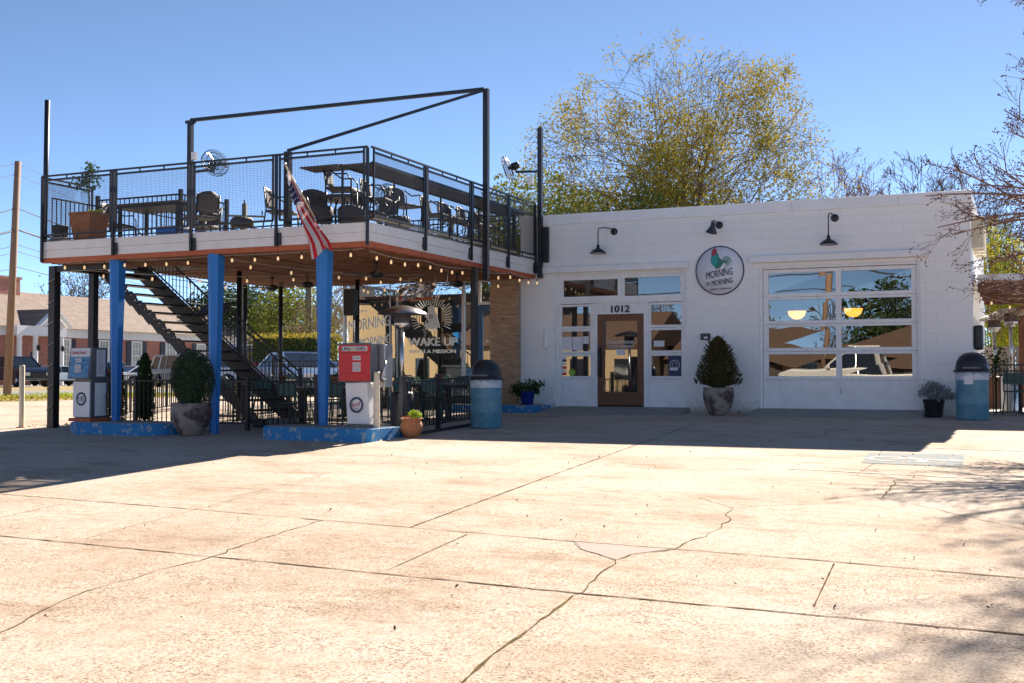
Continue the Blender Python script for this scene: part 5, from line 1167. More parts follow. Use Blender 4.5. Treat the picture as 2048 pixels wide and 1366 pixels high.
for _ in range(60):
    a = rnd.uniform(0, 6.28); r_ = rnd.uniform(.08, .42); h_ = rnd.uniform(.28, .55)-(.1 if math.cos(a) < -.2 else 0); e = Vector((x+r_*math.cos(a), y+.6*r_*math.sin(a), z+h_)); mb.tube([(x+.05*math.cos(a), y, z+.27), (x+.5*r_*math.cos(a), y+.3*r_*math.sin(a), z+h_*.9), e], .005, 4, False); leaves(mb, [e], .045, rnd, n=9, spread=.04)
mb.build('foliage', M['leaf_dark'], o, recalc=False)
x, y, z = gback(1868, 836, .2)
o = thing('potted_dusty_miller', 'silver leaved plant in a black plastic pot near the right shop corner', 'potted plant', (x, y, z))
urn(x, y, z, [(0, 0), (.155, 0), (.16, .02), (.19, .28), (.205, .285), (.205, .34), (.21, .345), (.18, .35), (0, .31)], 'blk', o)
rnd = random.Random(14); mb = MB()
for _ in range(130):
    a = rnd.uniform(0, 6.28); r_ = rnd.uniform(.02, .36)*(1.15 if math.cos(a) > 0 else .9); h_ = .36+.22*(1-(r_/.4)**2)+rnd.uniform(-.05, .08); e = Vector((x+r_*math.cos(a), y+.7*r_*math.sin(a), z+h_)); mb.tube([(x+.04*math.cos(a), y, z+.32), e], .004, 3, False); leaves(mb, [e], .028, rnd, n=9, spread=.035)
mb.build('foliage', M['leaf_silver'], o, recalc=False)
for i, (u, v, h_) in enumerate(((265, 842, 1.15), (322, 842, 1.10))):
    x, y = (-17.0, -16.25)[i], 18.35; z = gz(y)
    o = thing('arborvitae', ('narrow green arborvitae behind the fence right of the left blue column', 'narrow green arborvitae behind the fence left of the boxwood urn')[i], 'shrub', (x, y, z), 'arborvitae behind the fence')
    rnd = random.Random(31+i); P = []
    for _ in range(3500):
        t = rnd.random(); a = rnd.uniform(0, 6.283); rr_ = .21*(1-t)**.45*(.75+.25*min(1, t*6))*(1+rnd.gauss(0, .12)); P.append((x+rr_*math.cos(a), y+rr_*math.sin(a), z+.08+1.38*t))
    mb = MB(); leaves(mb, P, .024, rnd); mb.build('foliage', M['leaf_dark'], o, recalc=False); MB().lathe((x, y, z), [(.03, 0), (.03, .1), (.14, .2), (.13, .8), (0, 1.35)], 10).build('trunk', M['leaf_dark'], o)
# ================================================================ ACROSS THE SIDE ROAD (left background)
FX = -70.0
def fp_(u, v=700): return at(u, v, x=FX)
bb = thing('brick_building', 'long red brick office with brown shingle roof, white cornice and navy shutters', 'building', (FX, 75, 0))
Y0, Y1 = 50.0, fp_(619).y; EZ = 4.55
MB().box(FX-11, FX, Y0, Y1, -.2, EZ-.75).build('wall', M['brick'], bb)
MB().box(FX-11.1, FX+.15, Y0-.2, Y1+.15, EZ-.75, EZ).build('cornice', M['white'], bb)
r1 = at(28, 583, x=FX-5.5); RZ = r1.z; hipY = at(536, 618, x=FX-5.5).y
mb = MB().add([(FX+.7, Y0-.5, EZ-.05), (FX+.7, Y1+.7, EZ-.05), (FX-11.7, Y1+.7, EZ-.05), (FX-11.7, Y0-.5, EZ-.05), (FX-5.5, hipY, RZ), (FX-5.5, Y0-.5, RZ)], [(0,1,4,5), (1,2,4), (2,3,5,4), (0,5,3)])
rf = mb.build('roof', M['shingle'], bb)
c0, c1 = at(-20, 560, x=FX-5.5), at(28, 560, x=FX-5.5); MB().box(FX-6.4, FX-4.8, c0.y-2, c1.y, RZ-1, c1.z).box(FX-6.5, FX-4.7, c0.y-2, c1.y+.1, c1.z, c1.z+.2).build('chimney', M['brick'], rf)
def bwin(ua, ub, vt=664, vb=714):
    a, b = fp_(ua, vt), fp_(ub, vt); z1 = a.z; z0 = fp_(ub, vb).z if vb else .8; z1, z0 = 3.6, 1.35
    f = MB().box(FX, FX+.1, a.y, b.y, z0-.12, z0).box(FX, FX+.1, a.y, b.y, z1, z1+.12).box(FX, FX+.1, a.y, a.y+.14, z0, z1).box(FX, FX+.1, b.y-.14, b.y, z0, z1)
    for i in range(1, 3): yy = a.y+.14+(b.y-a.y-.28)*i/3; f.box(FX+.03, FX+.06, yy-.025, yy+.025, z0, z1)
    for i in range(1, 4): zz_ = z0+(z1-z0)*i/4; f.box(FX+.028, FX+.065, a.y+.14, b.y-.14, zz_-.025-.02*(i == 2), zz_+.025)
    fo = f.build('window', M['white'], bb); MB().box(FX+.005, FX+.02, a.y+.14, b.y-.14, z0, z1).build('pane', M['curtain'], fo)
    w_ = (b.y-a.y)*.42
    MB().box(FX+.01, FX+.08, a.y-w_-.03, a.y-.03, z0-.1, z1+.1).build('shutter', M['shutter'], bb); MB().box(FX+.01, FX+.08, b.y+.03, b.y+w_+.03, z0-.1, z1+.1).build('shutter', M['shutter'], bb)
for ua, ub in ((119, 141), (197, 218), (262, 283), (330, 352), (392, 410), (445, 462), (495, 512), (528, 545), (556, 575)): bwin(ua, ub)
# portico with white columns, arched recess and small gable
pa, pb = fp_(36).y, fp_(96).y
MB().box(FX+.01, FX+1.6, pa-1.6, pb+.3, EZ-.75, EZ-.02).build('porch_beam', M['white'], bb)
for yy in (pa-1.2, pa+.35, pb-.05): MB().lathe((FX+1.4, yy, 0), [(.24, 0), (.22, .2), (.19, EZ-.9), (.25, EZ-.75)], 14).build('column', M['white'], bb)
pm = (fp_(48).y+fp_(95).y)/2; hw = (fp_(100).y-fp_(44).y)/2
MB().prism([(pm-hw, EZ), (pm+hw, EZ), (pm, EZ+1.15)], FX-2.5, FX+1.7, 'yz').build('gable', M['white'], bb); MB().bar((FX+1.9, pm-hw-.2, EZ), (FX+1.9, pm, EZ+1.3), .5, .12).bar((FX+1.9, pm+hw+.2, EZ), (FX+1.9, pm, EZ+1.3), .5, .12).build('gable_trim', M['white'], bb)
MB().add([(FX+1.6, pm-hw-.2, EZ+.05), (FX+1.6, pm, EZ+1.35), (FX-2.5, pm, EZ+1.35), (FX-2.5, pm-hw-.2, EZ+.05)], [(0,1,2,3)]).build('gable_roof', M['shingle'], bb)
MB().box(FX+.01, FX+.04, fp_(52).y, fp_(86).y, .3, 3.3).build('doorway', M['brick'], bb); MB().box(FX+.04, FX+.06, fp_(60).y, fp_(76).y, .3, 2.6).build('door', M['shutter'], bb)
for u_ in (44, 93): p = fp_(u_, 682); MB().lathe((FX+1.7, p.y, 2.6), [(0, 0), (.12, .1), (.14, .35), (0, .55)], 8).build('lantern', M['black'], bb)
tag(MB().box(-62.5, FX+.0, 45, 120, -.1, .02).build('parking_lot', M['asphalt_pale']), kind='structure')
# ---------------------------------------------------------------- vehicles
PAINT = {}
def paint(c, met=.3):
    k = str(c)
    if k not in PAINT:
        m, t, p = newmat('car_paint'); p.inputs['Base Color'].default_value = c4(c); p.inputs['Roughness'].default_value = .22; p.inputs['Metallic'].default_value = met; p.inputs['Coat Weight'].default_value = .6; PAINT[k] = m
    return PAINT[k]
def car(kind, name, label, loc, rz, col, s=1):
    P = dict(
     pickup=dict(L=2.95, W=1.0, body=[(-2.9,.45),(-2.95,1.05),(-2.9,1.32),(-.95,1.32),(1.0,1.30),(2.6,1.22),(2.92,1.0),(2.95,.55),(2.7,.42)], cab=[(-1.0,1.30),(-.85,1.92),(.35,1.95),(1.25,1.30)], wh=(-1.8, 1.95, .41)),
     suv=dict(L=2.4, W=.95, body=[(-2.35,.4),(-2.4,.8),(-2.35,1.12),(0,1.12),(1.2,1.10),(2.2,1.0),(2.4,.75),(2.35,.38)], cab=[(-2.25,1.10),(-2.0,1.68),(-.3,1.78),(.4,1.72),(1.25,1.09)], wh=(-1.4, 1.45, .36)),
     sedan=dict(L=2.35, W=.90, body=[(-2.3,.35),(-2.35,.75),(-2.2,.98),(-1.3,1.0),(1.0,.95),(2.1,.80),(2.35,.62),(2.3,.32)], cab=[(-1.75,.97),(-.9,1.40),(.2,1.43),(1.15,.94)], wh=(-1.4, 1.4, .33)),
     van=dict(L=2.6, W=1.0, body=[(-2.55,.4),(-2.6,.9),(-2.55,1.15),(.9,1.15),(1.6,1.10),(2.4,.95),(2.6,.7),(2.55,.38)], cab=[(-2.5,1.13),(-2.25,1.95),(-.5,2.02),(.6,1.95),(1.7,1.12)], wh=(-1.6, 1.6, .36)))[kind]
    o = thing(name, label, 'truck' if kind == 'pickup' else 'car', (0, 0, 0)); W = P['W']; pm = paint(col)
    b = MB(); b.prism(P['body'], -W, W, 'xz'); b.build('body', pm, o, .09)
    c = MB(); cb = P['cab']; n = len(cb); top = max(z for x, z in cb); q = []
    for sg in (-1, 1):
        for x, z in cb: f = (z-cb[0][1])/(top-cb[0][1]); q.append((x, sg*(W-.04-.16*f), z))
    c.add(q, [list(range(n)), list(range(2*n-1, n-1, -1))]+[(i, i+n, (i+1) % n+n, (i+1) % n) for i in range(n)]); c.build('windows', M['carglass'], o, .03)
    tp = [p_ for p_ in cb if p_[1] > top-.12]; x0, x1 = min(p_[0] for p_ in tp), max(p_[0] for p_ in tp)
    MB().box(x0-.08, x1+.05, -W+.19, W-.19, top-.06, top+.03).build('roof', pm, o, .03)
    for sg in (-1, 1):
        pl_ = MB()
        e = lambda x, z: (x, sg*(W-.03-.16*((z-cb[0][1])/(top-cb[0][1]))), z)
        for a, b_ in zip(cb, cb[1:]): pl_.bar(e(*a), e(*b_), .06, .07)
        m1 = (cb[1][0]+cb[-2][0])/2; pl_.bar(e(m1-.02, cb[0][1]), e(m1, top-.03), .04, .05); 
        if kind in ('suv', 'van'): pl_.bar(e(cb[0][0]+.9, cb[0][1]), e(cb[0][0]+1.05, top-.06), .04, .12)
        pl_.build('pillar', pm, o)
    for x in P['wh'][:2]:
        for sg in (-1, 1):
            r = P['wh'][2]; w_ = MB().lathe((x, sg*(W-.11), r), [(0, -.10), (r*.95, -.10), (r, -.06), (r, .08), (r*.93, .11), (r*.62, .10), (0, .08)], 20, axis=(0, sg, 0)); wo = w_.build('wheel', M['tyre'], o)
            MB().lathe((x, sg*(W-.0), r), [(0, .0), (r*.3, .02), (r*.6, -.005), (r*.62, -.03)], 14, axis=(0, sg, 0)).build('rim', M['chrome'], wo)
            MB().lathe((x, sg*(W+.004), r+.02), [(0, 0), (r*1.17, 0), (r*1.17, -.05)], 20, axis=(0, sg, 0)).build('wheel_arch', M['blk'], o)
    f = P['body'][-2][0]; fz_ = P['body'][-3][1]
    for sg in (-1, 1):
        MB().box(f-.12, f+.015, sg*(W-.30)-.17, sg*(W-.30)+.20 if sg > 0 else sg*(W-.30)+.17, fz_-.28, fz_-.08).build('headlight', M['lampglass'], o, .02)
        MB().box(-P['L']-.02, -P['L']+.1, sg*(W-.14)-.09, sg*(W-.14)+.09, .8, 1.1).build('tail_light', M['tail'], o, .02)
        MB().box(cb[-1][0]-.35, cb[-1][0]-.15, sg*(W+.09)-.08, sg*(W+.09)+.08, cb[0][1]-.02, cb[0][1]+.16).build('mirror', pm, o, .02)
    MB().box(f-.05, f+.02, -W*.5, W*.5, fz_-.40, fz_-.10).build('grille', M['blk'], o, .02); MB().box(f-.1, f+.06, -W*.92, W*.92, .42, .60).build('bumper', M['blk'] if kind != 'pickup' else M['pumpgrey'], o, .03)
    MB().box(-P['L']-.06, -P['L']+.06, -W*.92, W*.92, .45, .65).build('bumper', M['blk'], o, .03)
    if kind == 'pickup': MB().box(-2.8, -1.1, -W+.1, W-.1, 1.29, 1.325).build('bed', M['blk'], o)
    return put(o, loc, rz, s)
def onx(u, x): p = at(u, 700, x=x); return (p.x, p.y, .02)
car('pickup', 'pickup_truck', 'dark blue pickup truck parked behind the wooden utility pole', onx(35, -61.5), R(-18), (.012,.02,.05), 1.02)
car('sedan', 'parked_car', 'white saloon parked right of the dark blue pickup truck', onx(118, -64), R(80), (.75,.75,.77))
car('suv', 'parked_car', 'dark grey car parked behind the blue fuel pump', onx(222, -62.5), R(95), (.03,.05,.09))
car('sedan', 'parked_car', 'white saloon parked behind the narrow arborvitae', onx(285, -60), R(75), (.78,.78,.8))
car('suv', 'parked_car', 'black estate car with red tail lamps behind the arborvitae', onx(300, -64.5), R(130), (.02,.022,.03), 1.1)
car('van', 'parked_car', 'silver people carrier parked behind the stair and boxwood', onx(372, -52), R(-15), (.45,.47,.5), 1.05)
p = at(545, 775, d=52); car('van', 'parked_van', 'light blue van parked behind the patio under the stair rail', (p.x, p.y, .02), R(8), (.22,.38,.70), 1.05)
p = at(600, 775, d=45); car('sedan', 'parked_car', 'blue grey saloon facing the lot between the blue columns', (p.x, p.y, .02), R(-35), (.25,.38,.62), 1.15)
# ---------------------------------------------------------------- poles and wires
def pole(name, label, base, top, r0, r1, m, arms=0, az=0):
    o = thing(name, label, 'utility pole', base, None); MB().tube([base, top], [r0, r1], 14).build('shaft', M[m], o)
    if arms:
        mb = MB(); t = Vector(top); dx = Vector((math.cos(az), math.sin(az), 0))
        mb.bar(t-dx*1.1+Vector((0,0,-.7)), t+dx*1.1+Vector((0,0,-.7)), .1, .1); mb.build('crossarm', M['polegrey'], o)
        for k in (-1, 0, 1): q = t+dx*k+Vector((0,0,-.62 if k else 0)); MB().lathe(q, [(.04, 0), (.06, .1), (.03, .15), (.05, .22), (0, .28)], 8).build('insulator', M['pumpgrey'], o)
    return o
P1b = at(14, 793, z=0); P1t = at(36, 323, d=43.3)
pole('utility_pole', 'leaning brown wooden utility pole at the far left', tuple(P1b), tuple(P1t), .15, .115, 'polewood')
P2 = at(489, 408, d=66); pole('utility_pole', 'distant grey utility pole with insulators seen above the deck', (P2.x, P2.y, 0), tuple(P2), .2, .15, 'polegrey', 1, .6)
p = at(617, 700, d=60); pole('utility_pole', 'short greenish utility pole seen between the stair rail and the patio post', (p.x, p.y, 0), (p.x, p.y, 7.2), .19, .17, 'polegrey')
wr = thing('power_lines', 'power lines crossing from the left edge to the distant pole', 'power lines', (-30, 40, 7))
def wire(pts, r=.012, sag=.4, parent=wr):
    P = []
    for a, b in zip(pts, pts[1:]):
        a, b = Vector(a), Vector(b)
        for i in range(13): t = i/12; q = a.lerp(b, t); q.z -= sag*4*t*(1-t); P.append(q)
    MB().tube(P, r, 4).build('wire', M['wire'], parent)
for (v0, v1, v2, rr_) in ((316, 349, 500, .008), (345, 362, 520, .008), (418, 425, 560, .02), (461, 468, 575, .035), (490, 500, 590, .012), (503, 514, 600, .012), (534, 545, 615, .014)):
    wire([at(-120, v0-14, d=38), at(33, (v0+v1)/2-6, d=43.3), at(489, v2, d=66)], rr_, .3)
wire([at(640, 590, d=60), at(480, 576, d=60)], .02, .3); wire([at(640, 600, d=60), at(480, 590, d=60)], .02, .3); wire([at(640, 610, d=60), at(480, 604, d=60)], .02, .3)
# ---------------------------------------------------------------- trees left and behind
def pos(u, d): p = at(u, 750, d=d); return (p.x, p.y, 0)
def H(v, d): return .8+(750-v)*d/2300
fan_tree('bare_tree', 'bare spreading tree behind the brick office roof, left of the stair', pos(165, 120), H(528, 120), 5.5, 21, 18, .3, .4, 'leaf_mid', .12, 3, .4, (lambda q, r_: (.5, 'leaf_mid')), sub=8, lv=2, rmin=.02)
for i, (u, d, v, lm, lab) in enumerate(((420, 125, 570, 'leaf_mid', 'green tree behind the brick roof between the left columns'), (470, 115, 556, 'leaf_dark', 'dark evergreen tree behind the brick roof at the middle column'), (530, 120, 552, 'leaf_mid', 'mid green tree beyond the brick office, right of the distant pole'), (590, 100, 560, 'leaf_mix', 'olive green tree beyond the right end of the brick roof'))):
    b = pos(u, d); o = thing('evergreen_tree', lab, 'tree', b, 'trees beyond the brick office'); h = H(v, d); MB().tube([b, (b[0], b[1], h*.7)], [.3, .1], 8).build('trunk', M['bark'], o)
    blob_leaves((b[0], b[1], h*.58), 4.2, 4.2, h*.42, 5000, .20, 40+i, .6).build('crown', M[lm], o, recalc=False)
for i, (u, d, v) in enumerate(((655, 70, 560), (700, 75, 550), (625, 60, 600))):
    fan_tree('bare_tree', ('bare thin tree behind the right blue column', 'bare thin tree behind the left end of the shop window', 'small half bare tree between the brick office and right blue column')[i], pos(u, d), H(v, d), 2.4, 60+i, 12, .2, .14, 'leaf_mix', .06, 3, .25, (lambda q, r_: (.5, 'leaf_mix')), bark='crape', sub=8, lv=2, rmin=.012)
b = at(605, 720, d=47); o = thing('hedge', 'clipped yellow green hedge between the brick office and right blue column', 'hedge', (b.x, b.y, 0)); rnd = random.Random(77); P = []
for _ in range(9000):
    x, y, z = rnd.uniform(-2.3, 1.6), rnd.uniform(-.8, .8), rnd.uniform(.1, 2.5)
    if max(abs(x+.35)/1.95, abs(y)/.8, (z-1.2)/1.3) > .82: P.append((b.x+x*1.0, b.y+y+rnd.gauss(0, .05), z+rnd.gauss(0, .05)))
mb = MB(); leaves(mb, P, .06, rnd); mb.build('foliage', M['leaf_gold'], o, recalc=False); MB().box(b.x-2.0, b.x+1.3, b.y-.6, b.y+.6, 0, 2.3).build('stems', M['leaf_dark'], o)
# ---- the big tree behind the shop and its neighbours
def big_lf(q, rnd):
    h = q.z/14.0; n = math.sin(q.x*1.5+1.3)+math.sin(q.z*1.7+q.y*.9)+math.sin(q.x*.7-q.z*.8+2)
    pr = .95 if n > -1.5+h*2.2 else .08
    return pr, ('leaf_mix' if rnd.random() < (.75-h*.9) else 'leaf_gold')
b = pos(1350, 45); fan_tree('spreading_tree', 'tall spreading tree with bare top twigs and golden leaves behind the shop roof', b, H(118, 45), 6.2, 11, 20, .14, .27, 'leaf_gold', .062, 14, .25, big_lf, sub=15, lv=3, rmin=.006, ry=4.8, tmax=1.38, sl=.33, t0=.3, wide=.95, ang=.62, upb=.03, pw=.65)
for i, (u, d, v, rx_, lm, n_) in enumerate(((1085, 38, 345, 2.6, 'leaf_mix', 14000), (1010, 40, 365, 1.6, 'leaf_mix', 6000), (1180, 41, 370, 2.5, 'leaf_gold', 10000), (1290, 38, 388, 1.8, 'leaf_mid', 6000), (1420, 39, 408, 2.0, 'leaf_mix', 4500))):
    b = pos(u, d); o = thing('live_oak', ('broad olive green oak behind the right end of the deck', 'small olive green tree behind the deck poles', 'golden green tree between the deck pole and the tall tree', 'low dark green tree just above the shop roof behind the left lamp', 'low olive tree just above the roof under the tall tree')[i], 'tree', b, 'evergreen trees behind the shop')
    h = H(v, d); tips = []; mb = MB(); rn = random.Random(90+i)
    for k in range(6): a = k*1.05; grow(mb, Vector((b[0], b[1], h*.3)), Vector((.6*math.cos(a), .6*math.sin(a), .8)), h*.22, .09, 4, tips, rn, (2, 3), .6, .72, .05, 5, 2, .1, .012)
    mb.tube([b, (b[0], b[1], h*.35)], [.2, .15], 8); mb.build('trunk', M['bark'], o, recalc=False)
    c = blob_leaves((b[0], b[1], h*.62), rx_, rx_, h*.40, n_, .07, 50+i, .75); leaves(c, [q for q, _, _ in tips], .05, rn, n=6, spread=.22); c.build('crown', M[lm], o, recalc=False)
for i, (u, d, v, lab) in enumerate(((1685, 52, 290, 'bare reddish tree right of the tall tree above the shop roof'), (1745, 56, 320, 'smaller bare tree above the right lamp and shop roof'), (1838, 50, 302, 'bare forked tree above the right half of the shop roof'), (1925, 54, 300, 'bare tree above the right corner of the shop roof'), (1880, 60, 345, 'low bare tree above the right corner behind the taller one'), (1990, 58, 360, 'bare tree beyond the bamboo at the right edge'))):
    fan_tree('bare_tree', lab, pos(u, d), H(v, d), (1.9, 1.6, 2.2, 1.6, 1.8, 2.2)[i], 120+i, 12, .25, .15, 'pod' if i < 2 else None, .03, 2, .15, (lambda q, r_: (.5, 'pod')), sub=8, lv=3, rmin=.010, bark='crape' if i < 2 else 'twig')
for i, (u, d, v, rx_) in enumerate(((1990, 36, 420, .9), (2040, 35, 470, .9), (2020, 40, 560, 1.6))):
    b = pos(u, d); o = thing('bamboo_clump', ('tall yellow bamboo clump behind the right shop corner', 'yellow bamboo clump at the right edge above the pergola', 'dense green bamboo behind the wooden board fence')[i], 'bamboo', b, 'bamboo behind the pergola'); h = H(v, d)
    mb = MB(); rn = random.Random(200+i)
    for _ in range(26): x, y = rn.gauss(0, rx_*.4), rn.gauss(0, rx_*.4); mb.tube([(b[0]+x, b[1]+y, 0), (b[0]+x*1.3, b[1]+y*1.3, h*.6), (b[0]+x*1.9, b[1]+y*1.9, h*.97)], [.02, .016, .005], 5)
    mb.build('cane', M['leaf_lime'], o, recalc=False); blob_leaves((b[0], b[1], h*.58), rx_, rx_, h*.42, 5000, .055, 210+i, .9).build('foliage', M['leaf_yel' if i < 2 else 'leaf_mid'], o, recalc=False)
# ================================================================ RIGHT PERGOLA PATIO
pg = thing('pergola', 'flat roofed brown timber pergola beyond the right corner of the shop', 'pergola', (2, 28, 0))
MB().box(-.78, 6, 25.4, 25.5, 2.72, 2.86).box(-.78, 6, 25.5, 31, 2.80, 2.85).build('roof_edge', M['fascia'], pg)
mb = MB()
for y in (25.6, 27, 28.5, 30): mb.box(-.78, 6, y, y+.08, 2.50, 2.70)
for i in range(9): mb.box(-.7+i*.75, -.64+i*.75, 25.5, 31, 2.70, 2.798)
mb.build('beam', M['wood'], pg)
for x, y in ((5.9, 25.6), (5.9, 30.9), (.05, 30.9)): MB().box(x-.07, x+.07, y-.07, y+.07, 0, 2.5).build('post', M['wood'], pg)
tag(MB().box(-.85, 7, 24.9, 31.5, -.1, .02).build('patio_slab', M['conc']), kind='structure')
strings('string of bulbs under the pergola beside the right shop corner', [(-.7, 25.8, 2.45), (.6, 27.5, 2.42), (2.5, 26, 2.45)], 8, .12)
o = thing('board_fence', 'weathered vertical board fence behind the right patio', 'fence', (1, 34, 0)); mb = MB(); x = -3.0; rn = random.Random(8)
while x < 7: mb.box(x, x+.135, 34+rn.uniform(-.01, .01), 34.03, 0, 1.58+rn.uniform(-.02, .02)); x += .145
mb.build('boards', M['pavewood'], o)
for x in (-1.2, 1.2, 3.6): MB().box(x-.05, x+.05, 34.04, 34.14, 0, 1.95).build('post', M['pavewood'], o)
MB().box(-3, 7, 34.035, 34.08, 1.3, 1.39).build('rail', M['pavewood'], o)
o = thing('picket_fence', 'black picket fence beside the right barrel bin at the pergola patio', 'fence', (0, 24.6, 0), 'black patio fences')
pickets('fence_panel', o, (-.62, 24.62, 0), (4, 24.62, 0), lambda y: 0, .02, 1.0, .125, .02)
for x in (-.6, .55, 2): MB().box(x-.03, x+.03, 24.59, 24.65, -.05, 1.05).build('post', M['black'], o)
heater(-.18, 27.6, .02, 'steel mushroom heater behind the right barrel bin', 'steel', 2.25); heater(-.55, 29.4, .02, 'second mushroom heater further back under the pergola', 'wood', 2.2)
o = thing('wall_speaker', 'black round topped speaker on the right side wall of the shop', 'speaker', (-.72, 24.9, 1.7)); MB().box(-.86+.01, -.66, 24.75, 24.95, 1.30, 1.80).build('body', M['blk'], o, .05)
ptable(.25, 25.6, 'grey patio table behind the right black fence', 1.1)
k = 0
for x, y, rz, lb in ((-.1, 25.05, math.pi, 'dark metal chair nearest the right shop corner behind the fence'), (.5, 25.1, math.pi, 'dark metal chair at the right edge behind the fence'), (.1, 26.3, 0, 'dark metal chair beyond the right patio table'), (.7, 26.3, .3, 'second dark metal chair beyond the right patio table')):
    o = copy_tree(bt); put(o, (x, y, .02), rz); o['label'] = lb; o['group'] = 'dark chairs on the right patio'
o = thing('leafy_shrub', 'green climbing plant behind the right barrel bin', 'shrub', (-.45, 25.2, 0)); mb = blob_leaves((-.45, 25.2, 1.05), .28, .2, .42, 300, .04, 17, .9); mb.tube([(-.45, 25.2, 0), (-.45, 25.2, 1.0)], .02, 6); mb.build('foliage', M['leaf_mid'], o)
# ---- crape myrtle reaching in from the right
cm = thing('crape_myrtle', 'bare branching tree with dark seed pods reaching in from the right edge', 'tree', (1.9, 19.3, 0)); rn = random.Random(33)
tr = MB(); tips = []; base = Vector((1.9, 19.3, gz(19.3)))
tops = [Vector((1.0, 19.0, 2.6)), Vector((1.6, 19.6, 3.2)), Vector((2.5, 19.0, 3.0)), Vector((1.7, 18.4, 3.4))]
for t_ in tops: tr.tube([base+Vector((rn.gauss(0,.08), rn.gauss(0,.08), -.05)), base.lerp(t_, .5)+Vector((rn.gauss(0,.08), 0, 0)), t_], [.07, .055, .045], 8, False)
def limb(a, b, r, twigs=8, lv=2, sub=.35):
    a, b = Vector(a), Vector(b); m = a.lerp(b, .5)+Vector((0, 0, (b-a).length*.10)); P = []
    for i in range(9): t = i/8; P.append(a*(1-t)**2+m*2*t*(1-t)+b*t*t)
    tr.tube(P, [r*(1-.8*i/8)+.004 for i in range(9)], 6, False)
    for k in range(twigs):
        t = .25+.75*k/twigs; q = P[int(t*8)]; d = (b-a).normalized()+Vector((rn.gauss(0,.5), rn.gauss(0,.5), rn.gauss(0,.45)))
        grow(tr, q, d, sub*rn.uniform(.6, 1.3), .009, lv, tips, rn, (2, 3), .5, .75, .02, 4, 2, .12, .0035)
for u, v, y in ((1850, 392, 19.0), (1875, 455, 18.8), (1905, 470, 18.9), (1900, 335, 19.4), (1945, 370, 19.2), (1960, 450, 18.6), (1990, 330, 19.6), (2008, 220, 19.3), (2020, 262, 18.9), (2000, 400, 18.2), (2030, 350, 18.7), (2040, 480, 18.6), (1985, 520, 18.9)):
    limb(tops[rn.randint(0, 1)] if v > 300 else tops[1], at(u, v, y=y), .026, 9, 2, .34)
for u, v, y in ((1985, 590, 18.8), (1970, 560, 19.0), (2000, 630, 18.7), (2030, 600, 18.5), (2040, 560, 19.3)): limb((.9, 19, 1.9), at(u, v, y=y), .010, 7, 2, .28)
hi = MB(); n0 = len(tips)
for a in ((1.0, 18.3, 7.0), (2.2, 18.6, 7.4), (1.2, 19.4, 6.6), (3, 19, 6.8), (.7, 18.8, 5.2), (.3, 18.2, 7.1), (.7, 17.6, 6.6), (.5, 18.6, 7.6)): limb(tops[rn.randint(1, 3)], a, .035, 14, 3, .5)
tr.build('trunk', M['crape'], cm, recalc=False)
pd = MB(); 
for q, d, l in tips:
    if rn.random() < .72:
        for _ in range(rn.randint(2, 5)): c = q+Vector((rn.gauss(0,.03), rn.gauss(0,.03), rn.gauss(0,.03))); s_ = .012; pd.add([c+Vector(w_)*s_ for w_ in ((1,0,0),(-1,0,0),(0,1,0),(0,-1,0),(0,0,1),(0,0,-1))], [(0,2,4),(2,1,4),(1,3,4),(3,0,4),(2,0,5),(1,2,5),(3,1,5),(0,3,5)])
pd.build('seed_pods', M['pod'], cm, recalc=False)
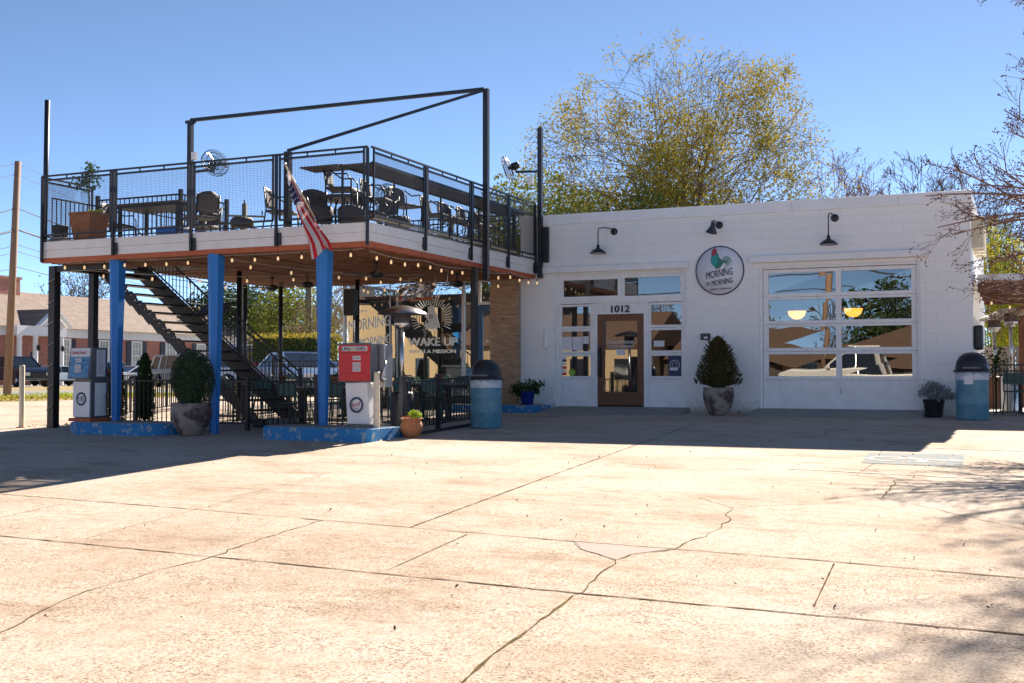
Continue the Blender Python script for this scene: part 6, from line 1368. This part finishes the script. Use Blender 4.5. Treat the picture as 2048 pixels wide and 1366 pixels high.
# ================================================================ ACROSS THE STREET (seen only in the window glass)
zs = gz(-10)
M['darkwall'] = mat('dark_brown_wall', (.07,.05,.04), .8, scale=2)
M['tanwall'] = mat('tan_wall', (.50,.38,.22), .8, col2=(.40,.30,.17), scale=.4, stretch=(3, 1, .1)); M['brownroof'] = mat('brown_shingles', (.17,.105,.07), .85, col2=(.12,.075,.05), scale=2, stretch=(1, 1, 6))
def far_block(label, x0, x1, y, h, m, roofh):
    o = thing('low_building', label, 'building', ((x0+x1)/2, y, zs), 'buildings across the street'); MB().box(x0, x1, y-14, y, zs, zs+h).build('wall', M[m], o)
    MB().add([(x0-.5, y+.6, zs+h), (x1+.5, y+.6, zs+h), (x1+.5, y-6, zs+h+roofh), (x0-.5, y-6, zs+h+roofh), (x1+.5, y-14.5, zs+h), (x0-.5, y-14.5, zs+h)], [(0,1,2,3), (3,2,4,5), (1,4,2), (0,3,5)]).build('roof', M['brownroof'], o)
    n_ = int((x1-x0)/3.2)
    for i in range(n_): a = x0+(i+.5)*(x1-x0)/n_; MB().box(a-.7, a+.7, y+.003, y+.06, zs+.9, zs+min(h-.4, 2.5)).build('window', M['carglass'], o)
far_block('low brown roofed building mirrored in the garage door', -27, 12, -42, 2.5, 'darkwall', 2.2)
far_block('brown roofed building mirrored beside the entrance door', -45.5, -26.8, -38, 3.6, 'tanwall', 2.9)
far_block('tall tan building mirrored in the WAKE UP window', -90, -43.8, -36, 7.4, 'tanwall', 2.2)
car('pickup', 'pickup_truck', 'white pickup truck mirrored in the bottom garage door panes', (-6.9, -6.6, zs+.05), math.pi, (.80,.78,.74), 1.14)
o = pole('utility_pole', 'brown utility pole mirrored in the garage door', (-9.5, -12.2, zs), (-9.0, -12.2, 9.3), .22, .15, 'polewood', 1)
ws = thing('street_wires', 'street wires mirrored in the top garage door panes', 'power lines', (-9, -12.2, 7))
for z_, dx in ((8.7, -1), (8.7, 1), (7.2, 0), (6.6, 0), (5.6, 0)): wire([(-60, -12.2+dx*.3, z_+.3), (-9, -12.2+dx*.3, z_), (45, -12.2+dx*.3, z_+.3)], .03, .7, ws)
for i, (x, y, h, lm) in enumerate(((-16, -62, 9, None), (-11.5, -60, 11, 'leaf_dark'), (-6, -64, 13, 'leaf_mix'), (-2, -62, 12, 'leaf_mix'), (4, -66, 12, None), (-24, -64, 10, 'leaf_mix'), (-32, -60, 11, None), (10, -60, 12, 'leaf_mix'))):
    fan_tree('street_tree', 'tree across the street mirrored in the shop windows, '+('bare beside the pole', 'dark evergreen', 'broad olive', 'olive with a narrow crown', 'bare at the right', 'olive at the left', 'bare at the far left', 'olive at the far right')[i], (x, y, zs), h*.85, 3.2, 300+i, 12, .2, .25, lm, .25, 3, .5, (lambda q, r_: (.7, lm)) if lm else None, sub=7, lv=2, rmin=.025)
